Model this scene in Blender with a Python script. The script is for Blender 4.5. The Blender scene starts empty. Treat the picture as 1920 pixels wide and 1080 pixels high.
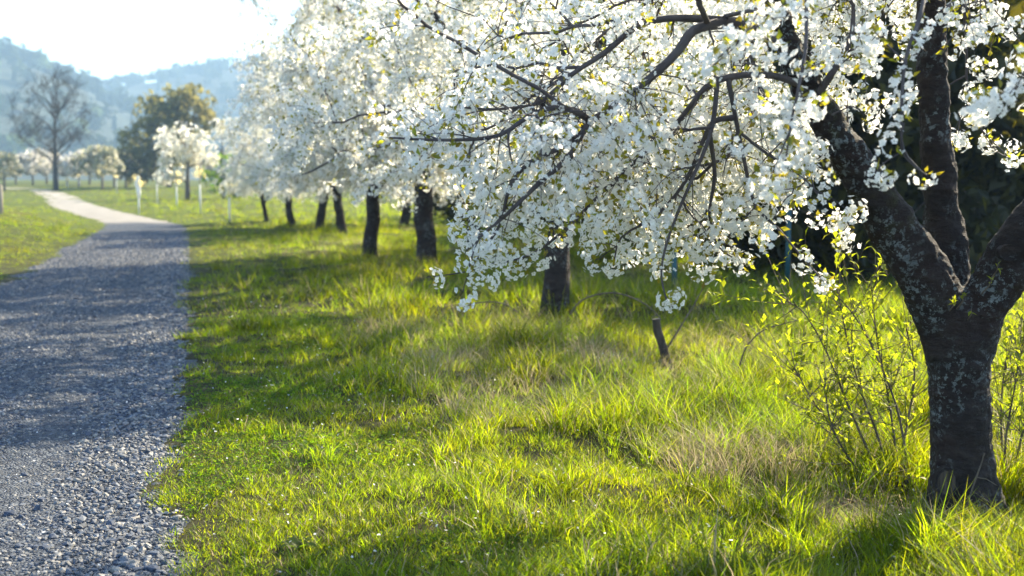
import bpy, math, random
import numpy as np
from mathutils import Vector
R = math.radians
rng = np.random.default_rng(11)
random.seed(11)
scene = bpy.context.scene
col = scene.collection

# ------------------------------------------------------------------ camera
F = 2133.33                      # focal length in photo pixels (40 mm on 36 mm, 1920 px wide)
CAMH = 1.5
PITCH = math.atan(200.0 / F)     # horizon lies 200 px above the picture centre
cam_d = bpy.data.cameras.new('camera'); cam = bpy.data.objects.new('camera', cam_d); col.objects.link(cam)
cam.location = (0, 0, CAMH); cam.rotation_euler = (math.pi / 2 - PITCH, 0, 0)
cam_d.lens = 40; cam_d.sensor_width = 36; cam_d.clip_start = 0.05; cam_d.clip_end = 6000
cam_d.dof.use_dof = True; cam_d.dof.focus_distance = 5.6; cam_d.dof.aperture_fstop = 2.2
scene.camera = cam

# ------------------------------------------------------------------ light
SUN_AZ, SUN_EL = 41.0, 33.0      # degrees right of straight ahead, above the horizon
sd = Vector((math.sin(R(SUN_AZ)) * math.cos(R(SUN_EL)), math.cos(R(SUN_AZ)) * math.cos(R(SUN_EL)), math.sin(R(SUN_EL))))
w = bpy.data.worlds.new('World'); scene.world = w; w.use_nodes = True
wn = w.node_tree.nodes; wl = w.node_tree.links
bg = wn['Background']; sky = wn.new('ShaderNodeTexSky'); sky.sky_type = 'NISHITA'; sky.sun_disc = False
sky.sun_elevation = R(SUN_EL); sky.sun_rotation = R(SUN_AZ); sky.altitude = 200; sky.air_density = 1.0; sky.dust_density = 0.6; sky.ozone_density = 1.5
wl.new(sky.outputs[0], bg.inputs[0]); bg.inputs[1].default_value = 0.108
sl = bpy.data.lights.new('sun', 'SUN'); sl.energy = 5.0; sl.angle = R(0.5); sl.color = (1.0, 0.86, 0.62)
so = bpy.data.objects.new('sun', sl); col.objects.link(so); so.rotation_euler = sd.to_track_quat('Z', 'Y').to_euler()
vs = scene.view_settings; vs.view_transform = 'Standard'; vs.look = 'None'; vs.gamma = 1; vs.exposure = 2.1; vs.use_curve_mapping = False
scene.render.engine = 'CYCLES'
cy = scene.cycles
cy.max_bounces = 10; cy.diffuse_bounces = 8; cy.transmission_bounces = 8; cy.glossy_bounces = 2; cy.volume_bounces = 0
cy.caustics_reflective = False; cy.caustics_refractive = False; cy.sample_clamp_indirect = 6
cy.use_denoising = True; cy.use_adaptive_sampling = True; cy.adaptive_threshold = 0.015

# ------------------------------------------------------------------ picture <-> place
cp, sp = math.cos(PITCH), math.sin(PITCH)
def at(px, py, Y):
    u = (px - 960) / F; v = -(py - 540) / F
    y = cp + v * sp; z = -sp + v * cp
    s = Y / y
    return np.array((u * s, Y, CAMH + z * s))
def proj(P):
    P = np.atleast_2d(P); dz = P[:, 2] - CAMH; y = P[:, 1]
    fw = y * cp - dz * sp; up = y * sp + dz * cp
    fw = np.where(fw < .05, .05, fw)
    return np.stack([960 + F * P[:, 0] / fw, 540 - F * up / fw, fw], 1)

# ------------------------------------------------------------------ ground shape
def smooth(a, b, x):
    t = np.clip((x - a) / (b - a), 0, 1); return t * t * (3 - 2 * t)
def vnoise(x, y, seed=0):
    """smooth value noise in 0..1"""
    x = np.asarray(x, float); y = np.asarray(y, float)
    xi = np.floor(x).astype(np.int64); yi = np.floor(y).astype(np.int64); fx = x - xi; fy = y - yi
    fx = fx * fx * (3 - 2 * fx); fy = fy * fy * (3 - 2 * fy)
    def h(a, b):
        n = (a * 374761393 + b * 668265263 + seed * 982451653) & 0x7fffffff
        n = ((n ^ (n >> 13)) * 1274126177) & 0x7fffffff
        return ((n ^ (n >> 16)) & 0xffff) / 65535.0
    return (h(xi, yi) * (1 - fx) + h(xi + 1, yi) * fx) * (1 - fy) + (h(xi, yi + 1) * (1 - fx) + h(xi + 1, yi + 1) * fx) * fy
ROAD = np.array([(0.6, -6), (-1.1, -1), (-2.68, 4.3), (-5.68, 15), (-9.07, 27), (-11.95, 37), (-13.6, 41.5), (-16.9, 48.5), (-22.4, 60), (-30.5, 78), (-40, 100), (-58, 135), (-84, 155), (-130, 170)], float)
def catmull(P, n):
    P = np.asarray(P, float); Q = np.vstack([2 * P[0] - P[1], P, 2 * P[-1] - P[-2]]); out = []
    for i in range(len(P) - 1):
        p0, p1, p2, p3 = Q[i:i + 4]
        for t in np.arange(n) / n:
            out.append(.5 * ((2 * p1) + (-p0 + p2) * t + (2 * p0 - 5 * p1 + 4 * p2 - p3) * t * t + (-p0 + 3 * p1 - 3 * p2 + p3) * t ** 3))
    out.append(P[-1]); return np.array(out)
RC = catmull(ROAD, 14)
RT = np.gradient(RC, axis=0); RT /= np.linalg.norm(RT, axis=1)[:, None]
RW = np.where(RC[:, 1] < 40, 1.27, 1.27 - .22 * smooth(40, 46, RC[:, 1]))      # half width
def road_dist(x, y):
    """signed side (+ right) distance to the road centre and half width there"""
    x = np.ravel(x); y = np.ravel(y); out = np.empty(len(x)); hw = np.empty(len(x))
    for a in range(0, len(x), 20000):
        dx = x[a:a + 20000, None] - RC[None, :, 0]; dy = y[a:a + 20000, None] - RC[None, :, 1]
        k = np.argmin(dx * dx + dy * dy, 1); i = np.arange(len(k))
        out[a:a + 20000] = dx[i, k] * RT[k, 1] - dy[i, k] * RT[k, 0]; hw[a:a + 20000] = RW[k]
    return out, hw
def base_z(x, y):
    return 1.75 * smooth(45, 260, y) * .98 + 0.0 * x
def edge_noise(x, y):
    return .34 * (vnoise(x * 1.3, y * 1.3, 3) - .55) + .26 * (vnoise(x * 3.6, y * 3.6, 4) - .5) + .16 * (vnoise(x * 9, y * 9, 5) - .5)
def gz(x, y):
    x = np.asarray(x, float); y = np.asarray(y, float); sh = np.broadcast(x, y).shape
    x, y = np.broadcast_to(x, sh).ravel(), np.broadcast_to(y, sh).ravel()
    d, hw = road_dist(x, y)
    e = hw + edge_noise(x, y)
    und = .12 * (vnoise(x * .45, y * .45, 1) - .4) + .20 * (vnoise(x * 1.5, y * 1.5, 2) - .5) * smooth(.5, 3, np.abs(d) - e) + .05 * (vnoise(x * 3.6, y * 3.6, 12) - .5)
    off = np.clip(np.abs(d) - e, 0, 30)
    bank = .42 * smooth(.0, 4.0, np.where(d < 0, off, 0)) * smooth(70, 30, y)     # the meadow across the road lies a little higher
    z = base_z(x, y) + und * smooth(0, 1.2, off) + bank
    z = z - .07 * (1 - smooth(-.12, .03, np.abs(d) - e))
    return z.reshape(sh)
def gpt(px, py):
    """the ground point seen at a picture position"""
    Y = 5.0
    for _ in range(60):
        p = at(px, py, Y); z = float(gz(p[0], p[1])); Y2 = Y * (CAMH - z) / max(CAMH - p[2], 1e-3)
        if abs(Y2 - Y) < 1e-3: break
        Y = .5 * Y + .5 * Y2
    p = at(px, py, Y); return np.array((p[0], p[1], float(gz(p[0], p[1]))))

# ------------------------------------------------------------------ mesh helpers
def make_mesh(name, V, T, mats, mi=None, colr=None, smoothf=False):
    V = np.asarray(V, np.float32); T = np.asarray(T, np.int32)
    me = bpy.data.meshes.new(name)
    me.vertices.add(len(V)); me.vertices.foreach_set('co', V.ravel())
    k = T.shape[1]; me.loops.add(T.size); me.loops.foreach_set('vertex_index', T.ravel())
    me.polygons.add(len(T)); me.polygons.foreach_set('loop_start', np.arange(0, T.size, k, dtype=np.int32)); me.polygons.foreach_set('loop_total', np.full(len(T), k, np.int32))
    if mi is not None: me.polygons.foreach_set('material_index', np.asarray(mi, np.int32))
    me.polygons.foreach_set('use_smooth', np.full(len(T), smoothf, bool))
    for m in mats: me.materials.append(m)
    if colr is not None:
        c = np.asarray(colr, np.float32)
        if c.shape[1] == 3: c = np.hstack([c, np.ones((len(c), 1), np.float32)])
        a = me.color_attributes.new('tone', 'FLOAT_COLOR', 'POINT'); a.data.foreach_set('color', c.ravel())
    me.update(calc_edges=True); return me
def obj(name, me, parent=None, loc=None, rotz=0.0, scale=None):
    o = bpy.data.objects.new(name, me); col.objects.link(o)
    if parent is not None: o.parent = parent
    if loc is not None: o.location = loc
    if rotz: o.rotation_euler = (0, 0, rotz)
    if scale is not None: o.scale = (scale,) * 3 if np.isscalar(scale) else scale
    return o
def tag(o, label=None, cat=None, group=None, kind=None):
    if label: o['label'] = label
    if cat: o['category'] = cat
    if group: o['group'] = group
    if kind: o['kind'] = kind
    return o
def empty(name, loc, label, cat, group=None, rotz=0, scale=1):
    o = bpy.data.objects.new(name, None); col.objects.link(o); o.location = loc; o.rotation_euler = (0, 0, rotz); o.scale = (scale,) * 3
    o.empty_display_size = .2
    return tag(o, label, cat, group)
class Acc:
    def __init__(s): s.V = []; s.T = []; s.M = []; s.C = []; s.n = 0
    def add(s, V, T, m=0, c=None):
        V = np.asarray(V, float); T = np.asarray(T, int)
        s.V.append(V); s.T.append(T + s.n); s.M.append(np.full(len(T), m) if np.isscalar(m) else np.asarray(m))
        s.C.append(np.ones((len(V), 3)) * (c if c is not None else 1.0)); s.n += len(V)
    def arrays(s): return np.vstack(s.V), np.vstack(s.T), np.concatenate(s.M), np.vstack(s.C)
    def mesh(s, name, mats, smoothf=False):
        V, T, M, C = s.arrays(); return make_mesh(name, V, T, mats, M, C, smoothf)
def tube(acc, P, rad, sides=6, m=0, cap=True, wob=0.0, c=None):
    P = np.asarray(P, float); n = len(P); rad = np.broadcast_to(np.asarray(rad, float), (n,))
    T = np.gradient(P, axis=0); T /= np.maximum(np.linalg.norm(T, axis=1), 1e-9)[:, None]
    a = np.array((1., 0, 0)) if abs(T[0, 0]) < .8 else np.array((0, 1., 0))
    N = np.empty((n, 3)); v = a - T[0] * a.dot(T[0]); N[0] = v / np.linalg.norm(v)
    for i in range(1, n):
        v = N[i - 1] - T[i] * N[i - 1].dot(T[i]); N[i] = v / max(np.linalg.norm(v), 1e-9)
    B = np.cross(T, N); th = np.arange(sides) * 2 * math.pi / sides
    rr = rad[:, None] * np.ones(sides)
    if wob: rr = rr * (1 + wob * rng.normal(0, 1, (n, sides)))
    V = P[:, None, :] + rr[:, :, None] * (np.cos(th)[None, :, None] * N[:, None, :] + np.sin(th)[None, :, None] * B[:, None, :])
    V = V.reshape(-1, 3); i = np.arange(n - 1)[:, None] * sides; j = np.arange(sides)[None]; j2 = (j + 1) % sides
    q = np.stack([i + j, i + j2, i + sides + j2, i + sides + j], -1).reshape(-1, 4)
    tri = np.vstack([q[:, [0, 1, 2]], q[:, [0, 2, 3]]])
    if cap:
        V = np.vstack([V, P[0], P[-1]]); b = n * sides; jj = np.arange(sides); j3 = (jj + 1) % sides
        tri = np.vstack([tri, np.stack([np.full(sides, b), j3, jj], 1), np.stack([np.full(sides, b + 1), (n - 1) * sides + jj, (n - 1) * sides + j3], 1)])
    acc.add(V, tri, m, c)
def frames(n, spin=None):
    """rotation matrices whose third column follows the directions n"""
    n = n / np.maximum(np.linalg.norm(n, axis=1), 1e-9)[:, None]
    a = np.where(np.abs(n[:, 2:3]) < .9, np.array([[0, 0, 1.]]), np.array([[1., 0, 0]]))
    x = np.cross(a, n); x /= np.linalg.norm(x, axis=1)[:, None]; y = np.cross(n, x)
    if spin is None: spin = rng.uniform(0, 6.283, len(n))
    c, s = np.cos(spin)[:, None], np.sin(spin)[:, None]
    return np.stack([x * c + y * s, -x * s + y * c, n], -1)
def stamp(acc, tmpl, Rm, s, t, cs=None):
    """copies of one template (V, T, M, C) at many places"""
    V, T, M, C = tmpl; N = len(t)
    if N == 0: return
    W = np.einsum('nij,mj->nmi', Rm, V) * np.reshape(s, (-1, 1, 1)) + t[:, None, :]
    TT = (T[None] + (np.arange(N) * len(V))[:, None, None]).reshape(-1, 3)
    CC = np.broadcast_to(C[None], (N,) + C.shape)
    if cs is not None: CC = CC * cs[:, None, :]
    acc.V.append(W.reshape(-1, 3)); acc.T.append(TT + acc.n); acc.M.append(np.tile(M, N)); acc.C.append(CC.reshape(-1, 3)); acc.n += N * len(V)
def rand_dirs(n):
    v = rng.normal(0, 1, (n, 3)); return v / np.linalg.norm(v, axis=1)[:, None]

# ------------------------------------------------------------------ materials
def mat(name):
    m = bpy.data.materials.new(name); m.use_nodes = True
    nt = m.node_tree; nt.nodes.clear(); out = nt.nodes.new('ShaderNodeOutputMaterial'); return m, nt, out
def nd(nt, t, **k):
    n = nt.nodes.new(t)
    for a, b in k.items(): setattr(n, a, b)
    return n
def ramp(nt, src, stops):
    r = nd(nt, 'ShaderNodeValToRGB'); e = r.color_ramp.elements
    while len(e) < len(stops): e.new(.5)
    for x, (p, c) in zip(e, stops): x.position = p; x.color = (*c, 1)
    nt.links.new(src, r.inputs[0]); return r
def noise(nt, vec, sc, det=4, rough=.55, dim='3D'):
    n = nd(nt, 'ShaderNodeTexNoise'); n.inputs['Scale'].default_value = sc; n.inputs['Detail'].default_value = det; n.inputs['Roughness'].default_value = rough
    if vec is not None: nt.links.new(vec, n.inputs['Vector'])
    return n
def mix(nt, a, b, fac, mode='MIX'):
    m = nd(nt, 'ShaderNodeMix', data_type='RGBA', blend_type=mode)
    for v, i in ((fac, 0), (a, 6), (b, 7)):
        if hasattr(v, 'is_linked') or hasattr(v, 'links'): nt.links.new(v, m.inputs[i])
        elif i == 0: m.inputs[0].default_value = v
        else: m.inputs[i].default_value = (*v, 1)
    return m.outputs[2]
def leafy(name, dif, trans, tf, gloss=.06, rough=.45, tintvar=None, hue_by_place=None):
    """thin leaf or petal: light falls on it and shines through it; per-vertex tone multiplies the colour"""
    m, nt, out = mat(name)
    at_ = nd(nt, 'ShaderNodeAttribute', attribute_name='tone')
    d_in = mix(nt, dif, at_.outputs['Color'], 1.0, 'MULTIPLY'); t_in = mix(nt, trans, at_.outputs['Color'], 1.0, 'MULTIPLY')
    if hue_by_place:
        geo = nd(nt, 'ShaderNodeNewGeometry'); nz = noise(nt, geo.outputs['Position'], hue_by_place[0], 3)
        rp = ramp(nt, nz.outputs['Fac'], hue_by_place[1])
        d_in = mix(nt, d_in, rp.outputs[0], 1.0, 'MULTIPLY'); t_in = mix(nt, t_in, rp.outputs[0], 1.0, 'MULTIPLY')
    D = nd(nt, 'ShaderNodeBsdfDiffuse'); Tn = nd(nt, 'ShaderNodeBsdfTranslucent'); nt.links.new(d_in, D.inputs[0]); nt.links.new(t_in, Tn.inputs[0])
    mx = nd(nt, 'ShaderNodeMixShader'); mx.inputs[0].default_value = tf; nt.links.new(D.outputs[0], mx.inputs[1]); nt.links.new(Tn.outputs[0], mx.inputs[2])
    last = mx
    if gloss:
        G = nd(nt, 'ShaderNodeBsdfGlossy'); G.inputs['Roughness'].default_value = rough
        m2 = nd(nt, 'ShaderNodeMixShader'); m2.inputs[0].default_value = gloss; nt.links.new(mx.outputs[0], m2.inputs[1]); nt.links.new(G.outputs[0], m2.inputs[2]); last = m2
    nt.links.new(last.outputs[0], out.inputs[0]); return m
def solid(name, c1, c2, sc=8, rough=.8, bump=.3, bsc=None, stretch=None, spec=.3):
    m, nt, out = mat(name); tc = nd(nt, 'ShaderNodeTexCoord'); v = tc.outputs['Object']
    if stretch:
        mp = nd(nt, 'ShaderNodeMapping'); mp.inputs['Scale'].default_value = stretch; nt.links.new(v, mp.inputs[0]); v = mp.outputs[0]
    n = noise(nt, v, sc, 6); rp = ramp(nt, n.outputs['Fac'], [(.3, c1), (.7, c2)])
    P = nd(nt, 'ShaderNodeBsdfPrincipled'); P.inputs['Roughness'].default_value = rough; P.inputs['Specular IOR Level'].default_value = spec
    nt.links.new(rp.outputs[0], P.inputs['Base Color'])
    if bump:
        n2 = noise(nt, v, bsc or sc * 3, 6, .65); b = nd(nt, 'ShaderNodeBump'); b.inputs['Strength'].default_value = bump; b.inputs['Distance'].default_value = .02
        nt.links.new(n2.outputs['Fac'], b.inputs['Height']); nt.links.new(b.outputs[0], P.inputs['Normal'])
    nt.links.new(P.outputs[0], out.inputs[0]); return m
def bark_mat(name, lichen):
    m, nt, out = mat(name); tc = nd(nt, 'ShaderNodeTexCoord'); v = tc.outputs['Object']
    mp = nd(nt, 'ShaderNodeMapping'); mp.inputs['Scale'].default_value = (1, 1, 2.6); nt.links.new(v, mp.inputs[0])     # cherry bark: bands round the stem
    n1 = noise(nt, mp.outputs[0], 7, 8, .65); n2 = noise(nt, v, 34, 6, .7); n3 = noise(nt, v, 5, 3)
    base = ramp(nt, n1.outputs['Fac'], [(.25, (.010, .008, .008)), (.5, (.026, .020, .019)), (.74, (.058, .046, .043))]).outputs[0]
    red = mix(nt, base, (.036, .020, .016), ramp(nt, n3.outputs['Fac'], [(.45, (0, 0, 0)), (.7, (.6, .6, .6))]).outputs[0])
    colr = red
    if lichen:
        l1 = noise(nt, v, 36, 6, .75); l2 = noise(nt, v, 3.1, 4, .6)
        a = ramp(nt, l1.outputs['Fac'], [(.53, (0, 0, 0)), (.57, (1, 1, 1))]); b = ramp(nt, l2.outputs['Fac'], [(.46, (.03, .03, .03)), (.60, (1, 1, 1))])
        f = mix(nt, a.outputs[0], b.outputs[0], 1.0, 'MULTIPLY')
        lc = ramp(nt, n2.outputs['Fac'], [(.3, (.09, .115, .125)), (.7, (.24, .27, .27))]).outputs[0]
        colr = mix(nt, red, lc, f)
        moss = ramp(nt, noise(nt, v, 2.2, 5, .7).outputs['Fac'], [(.60, (0, 0, 0)), (.70, (.7, .7, .7))]).outputs[0]
        colr = mix(nt, colr, (.055, .06, .018), moss)
    P = nd(nt, 'ShaderNodeBsdfPrincipled'); P.inputs['Roughness'].default_value = .82; P.inputs['Specular IOR Level'].default_value = .25
    nt.links.new(colr, P.inputs['Base Color'])
    h = nd(nt, 'ShaderNodeMath', operation='MULTIPLY_ADD'); nt.links.new(n2.outputs['Fac'], h.inputs[0]); h.inputs[1].default_value = .6; nt.links.new(n1.outputs['Fac'], h.inputs[2])
    bp = nd(nt, 'ShaderNodeBump'); bp.inputs['Strength'].default_value = 1.0; bp.inputs['Distance'].default_value = .05
    nt.links.new(h.outputs[0], bp.inputs['Height']); nt.links.new(bp.outputs[0], P.inputs['Normal']); nt.links.new(P.outputs[0], out.inputs[0]); return m
M_bark = bark_mat('bark_with_lichen', True); M_barkp = bark_mat('bark_plain', False)
M_twig = solid('twig_bark', (.045, .036, .036), (.105, .092, .095), 9, .75, .3)
M_petal = leafy('petal', (.92, .92, .91), (.93, .93, .89), .58, .0)
M_petalfar = leafy('petal_far', (.91, .91, .89), (.92, .91, .84), .6, .0)
M_leaf = leafy('young_cherry_leaf', (.11, .12, .016), (.46, .44, .025), .6, .03)
M_green = leafy('shoot_leaf', (.09, .125, .014), (.44, .50, .015), .65, .02)
M_grass = leafy('grass_blade', (.060, .105, .008), (.35, .475, .005), .62, .015, .5, hue_by_place=(.55, [(.3, (.72, .86, .95)), (.5, (1, 1, 1)), (.68, (1.18, 1.02, .8))]))
M_straw = leafy('dry_straw', (.40, .33, .20), (.46, .38, .22), .5, .03)
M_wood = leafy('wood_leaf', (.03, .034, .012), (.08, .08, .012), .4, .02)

def ground_mat():
    m, nt, out = mat('meadow_ground'); geo = nd(nt, 'ShaderNodeNewGeometry'); p = geo.outputs['Position']
    a = noise(nt, p, .35, 5, .6); b = noise(nt, p, 6, 6, .7)
    c = ramp(nt, a.outputs['Fac'], [(.3, (.065, .085, .017)), (.5, (.085, .115, .02)), (.7, (.13, .125, .035))]).outputs[0]
    d = ramp(nt, b.outputs['Fac'], [(.3, (.5, .5, .5)), (.7, (1.15, 1.1, 1.0))]).outputs[0]
    c = mix(nt, c, d, 1.0, 'MULTIPLY')
    th_ = ramp(nt, b.outputs['Fac'], [(.3, (.022, .020, .010)), (.6, (.045, .043, .018)), (.8, (.12, .095, .055))]).outputs[0]
    sy = nd(nt, 'ShaderNodeSeparateXYZ'); nt.links.new(p, sy.inputs[0]); mr = nd(nt, 'ShaderNodeMapRange'); mr.inputs[1].default_value = 14; mr.inputs[2].default_value = 40; nt.links.new(sy.outputs[1], mr.inputs[0])
    c = mix(nt, th_, c, mr.outputs[0])
    P = nd(nt, 'ShaderNodeBsdfPrincipled'); P.inputs['Roughness'].default_value = .95; P.inputs['Specular IOR Level'].default_value = .1
    nt.links.new(c, P.inputs['Base Color']); bp = nd(nt, 'ShaderNodeBump'); bp.inputs['Strength'].default_value = .8; bp.inputs['Distance'].default_value = .05
    nt.links.new(b.outputs['Fac'], bp.inputs['Height']); nt.links.new(bp.outputs[0], P.inputs['Normal']); nt.links.new(P.outputs[0], out.inputs[0]); return m
def road_mat():
    m, nt, out = mat('gravel_surface'); geo = nd(nt, 'ShaderNodeNewGeometry'); p = geo.outputs['Position']
    vo = nd(nt, 'ShaderNodeTexVoronoi'); vo.inputs['Scale'].default_value = 32; nt.links.new(p, vo.inputs['Vector'])
    vo2 = nd(nt, 'ShaderNodeTexVoronoi'); vo2.inputs['Scale'].default_value = 75; nt.links.new(p, vo2.inputs['Vector'])
    big = noise(nt, p, 1.1, 5, .6); fine = noise(nt, p, 90, 4, .7)
    cells = ramp(nt, vo.outputs['Color'], [(.1, (.020, .030, .052)), (.5, (.052, .069, .102)), (.95, (.16, .18, .205))]).outputs[0]
    dirt = ramp(nt, fine.outputs['Fac'], [(.3, (.060, .068, .082)), (.7, (.125, .13, .138))]).outputs[0]
    f = ramp(nt, big.outputs['Fac'], [(.42, (0, 0, 0)), (.62, (.6, .6, .6))]).outputs[0]
    c = mix(nt, cells, dirt, f)
    sx = nd(nt, 'ShaderNodeSeparateXYZ'); nt.links.new(p, sx.inputs[0])
    mr = nd(nt, 'ShaderNodeMapRange'); mr.inputs[1].default_value = 40.2; mr.inputs[2].default_value = 43.0; nt.links.new(sx.outputs[1], mr.inputs[0])
    sand = ramp(nt, big.outputs['Fac'], [(.35, (.36, .33, .28)), (.7, (.50, .46, .40))]).outputs[0]        # the track turns to pale sand beyond the bend
    c = mix(nt, c, sand, mr.outputs[0])
    P = nd(nt, 'ShaderNodeBsdfPrincipled'); P.inputs['Roughness'].default_value = .85; P.inputs['Specular IOR Level'].default_value = .35
    nt.links.new(c, P.inputs['Base Color'])
    h = nd(nt, 'ShaderNodeMath', operation='ADD'); nt.links.new(vo.outputs['Distance'], h.inputs[0]); nt.links.new(vo2.outputs['Distance'], h.inputs[1])
    bp = nd(nt, 'ShaderNodeBump'); bp.invert = True; bp.inputs['Strength'].default_value = 1.0; bp.inputs['Distance'].default_value = .04
    nt.links.new(h.outputs[0], bp.inputs['Height']); nt.links.new(bp.outputs[0], P.inputs['Normal']); nt.links.new(P.outputs[0], out.inputs[0]); return m
def stone_mat():
    m, nt, out = mat('gravel_stone'); at_ = nd(nt, 'ShaderNodeAttribute', attribute_name='tint', attribute_type='INSTANCER')
    oi = nd(nt, 'ShaderNodeObjectInfo'); ad = nd(nt, 'ShaderNodeMath', operation='ADD'); nt.links.new(at_.outputs['Fac'], ad.inputs[0])
    tc = nd(nt, 'ShaderNodeTexCoord'); n = noise(nt, tc.outputs['Object'], 1.2, 5, .7)
    nt.links.new(n.outputs['Fac'], ad.inputs[1]); fr = nd(nt, 'ShaderNodeMath', operation='MULTIPLY'); fr.inputs[1].default_value = .55; nt.links.new(ad.outputs[0], fr.inputs[0])
    c = ramp(nt, fr.outputs[0], [(.12, (.020, .029, .050)), (.36, (.050, .066, .100)), (.52, (.085, .086, .088)), (.62, (.12, .138, .168)), (.74, (.19, .178, .16)), (.9, (.34, .335, .32))]).outputs[0]
    P = nd(nt, 'ShaderNodeBsdfPrincipled'); P.inputs['Roughness'].default_value = .7; P.inputs['Specular IOR Level'].default_value = .4; nt.links.new(c, P.inputs['Base Color']); nt.links.new(P.outputs[0], out.inputs[0]); return m
M_ground = ground_mat(); M_road = road_mat(); M_stone = stone_mat()
M_hill = solid('hill_forest_floor', (.016, .024, .012), (.030, .040, .018), .02, .95, 0)
M_fir = leafy('hill_tree', (.045, .06, .028), (.07, .09, .03), .25, 0)
M_whitewood = solid('pale_stake', (.55, .54, .5), (.75, .74, .7), 6, .7, .1)
M_post = solid('weathered_post', (.20, .17, .14), (.36, .32, .27), 5, .85, .4, stretch=(1, 1, .15))
M_teal = solid('teal_paint', (.012, .055, .075), (.02, .085, .11), 7, .5, .1)
M_cut = solid('cut_wood', (.22, .16, .10), (.38, .29, .19), 14, .8, .5, stretch=(3, 3, .4))
M_stubbark = solid('stub_bark', (.022, .017, .014), (.085, .065, .05), 22, .85, .8, stretch=(1, 1, .4))
M_scar = solid('weathered_wood', (.028, .021, .017), (.095, .075, .058), 10, .85, .7, stretch=(6, 6, .6))
M_dead = solid('dead_bark', (.06, .048, .038), (.16, .13, .10), 12, .85, .6, stretch=(1, 1, .3))

# ------------------------------------------------------------------ setting: ground, road, hills
def graded(lo, hi, dense_lo, dense_hi, step, growth):
    a = list(np.arange(dense_lo, dense_hi, step)); s = step; x = a[-1]
    while x < hi: s *= growth; x += s; a.append(x)
    s = step; x = a[0]
    while x > lo: s *= growth; x -= s; a.insert(0, x)
    return np.array(a)
gx = graded(-2300, 2300, -15, 9, .2, 1.1); gy = graded(-60, 2400, 0, 44, .22, 1.08)
X, Y = np.meshgrid(gx, gy); Z = gz(X, Y)
V = np.stack([X, Y, Z], -1).reshape(-1, 3); nx = len(gx); i = (np.arange(len(gy) - 1)[:, None] * nx + np.arange(nx - 1)[None]).ravel()
tag(obj('ground', make_mesh('ground', V, np.stack([i, i + 1, i + nx + 1, i + nx], 1), [M_ground], smoothf=True)), 'green meadow ground under the orchard', kind='structure')
NC = 15; cs = np.linspace(-1.25, 1.25, NC)
L = np.stack([RT[:, 1], -RT[:, 0]], 1)
pts = RC[:, None, :] + L[:, None, :] * (cs[None, :, None] * RW[:, None, None])
zz = base_z(pts[..., 0], pts[..., 1]) - .012 + .02 * (1 - np.abs(cs))[None] - .012 * np.exp(-((np.abs(cs) - .55) / .16) ** 2)[None]
V = np.concatenate([pts, zz[..., None]], -1).reshape(-1, 3); i = (np.arange(len(RC) - 1)[:, None] * NC + np.arange(NC - 1)[None]).ravel()
road = tag(obj('gravel_road', make_mesh('gravel_road', V, np.stack([i, i + 1, i + NC + 1, i + NC], 1), [M_road], smoothf=True)), 'grey gravel track curving away between meadow strips', kind='structure')

def hill(name, d0, d1, d2, prof, seed, label):
    th = np.linspace(R(-60), R(60), 150); dd = np.concatenate([np.linspace(d0, d1, 26), np.linspace(d1, d2, 8)[1:]])
    T, D = np.meshgrid(th, dd); pxs = 960 + F * np.tan(T); pyr = np.interp(pxs, [a for a, _ in prof], [b for _, b in prof]) + 22
    H = CAMH + (340 - pyr) / F * d1 * np.cos(T); f = smooth(d0, d1, D) * (1 - .35 * smooth(d1, d2, D))
    X = D * np.sin(T); Y = D * np.cos(T); Z = 1 + (H - 1) * f + 14 * f * (1 - f) * (vnoise(X * .01, Y * .01, seed) - .5) * 2 + .0
    Z = np.where(f < .01, -2, Z)
    n = len(th); V = np.stack([X, Y, Z], -1).reshape(-1, 3); i = (np.arange(len(dd) - 1)[:, None] * n + np.arange(n - 1)[None]).ravel()
    tag(obj(name, make_mesh(name, V, np.stack([i, i + 1, i + n + 1, i + n], 1), [M_hill], smoothf=True)), label, kind='structure')
    return X, Y, Z
P1 = [(-3000, 60), (-400, 40), (0, 93), (60, 106), (110, 130), (160, 150), (260, 200), (420, 290), (560, 345), (4000, 350)]
P2 = [(-3000, 150), (100, 150), (200, 147), (280, 142), (350, 128), (450, 112), (520, 103), (640, 98), (960, 110), (1400, 126), (1900, 140), (4000, 150)]
fir_pts = []
for nm, a, pr, sd_, lb in (('hill', (480, 960, 1200), P1, 5, 'wooded hill sloping down behind the bare tree'), ('hill', (700, 1320, 1600), P2, 6, 'long hazy wooded ridge behind the orchard')):
    X, Y, Z = hill(nm, *a, pr, sd_, lb)
    k = 3000; r_ = rng.integers(0, X.shape[0] - 1, k); 
    top = rng.random(k) < .45; r_ = np.where(top, rng.integers(20, 29, k), r_); c_ = rng.integers(20, X.shape[1] - 21, k)
    u, v = rng.random(k), rng.random(k)
    G = lambda A: (A[r_, c_] * (1 - u) + A[r_, c_ + 1] * u) * (1 - v) + (A[r_ + 1, c_] * (1 - u) + A[r_ + 1, c_ + 1] * u) * v
    p = np.stack([G(X), G(Y), G(Z)], 1); fir_pts.append(p[p[:, 2] > 4])
acc = Acc()
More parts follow.
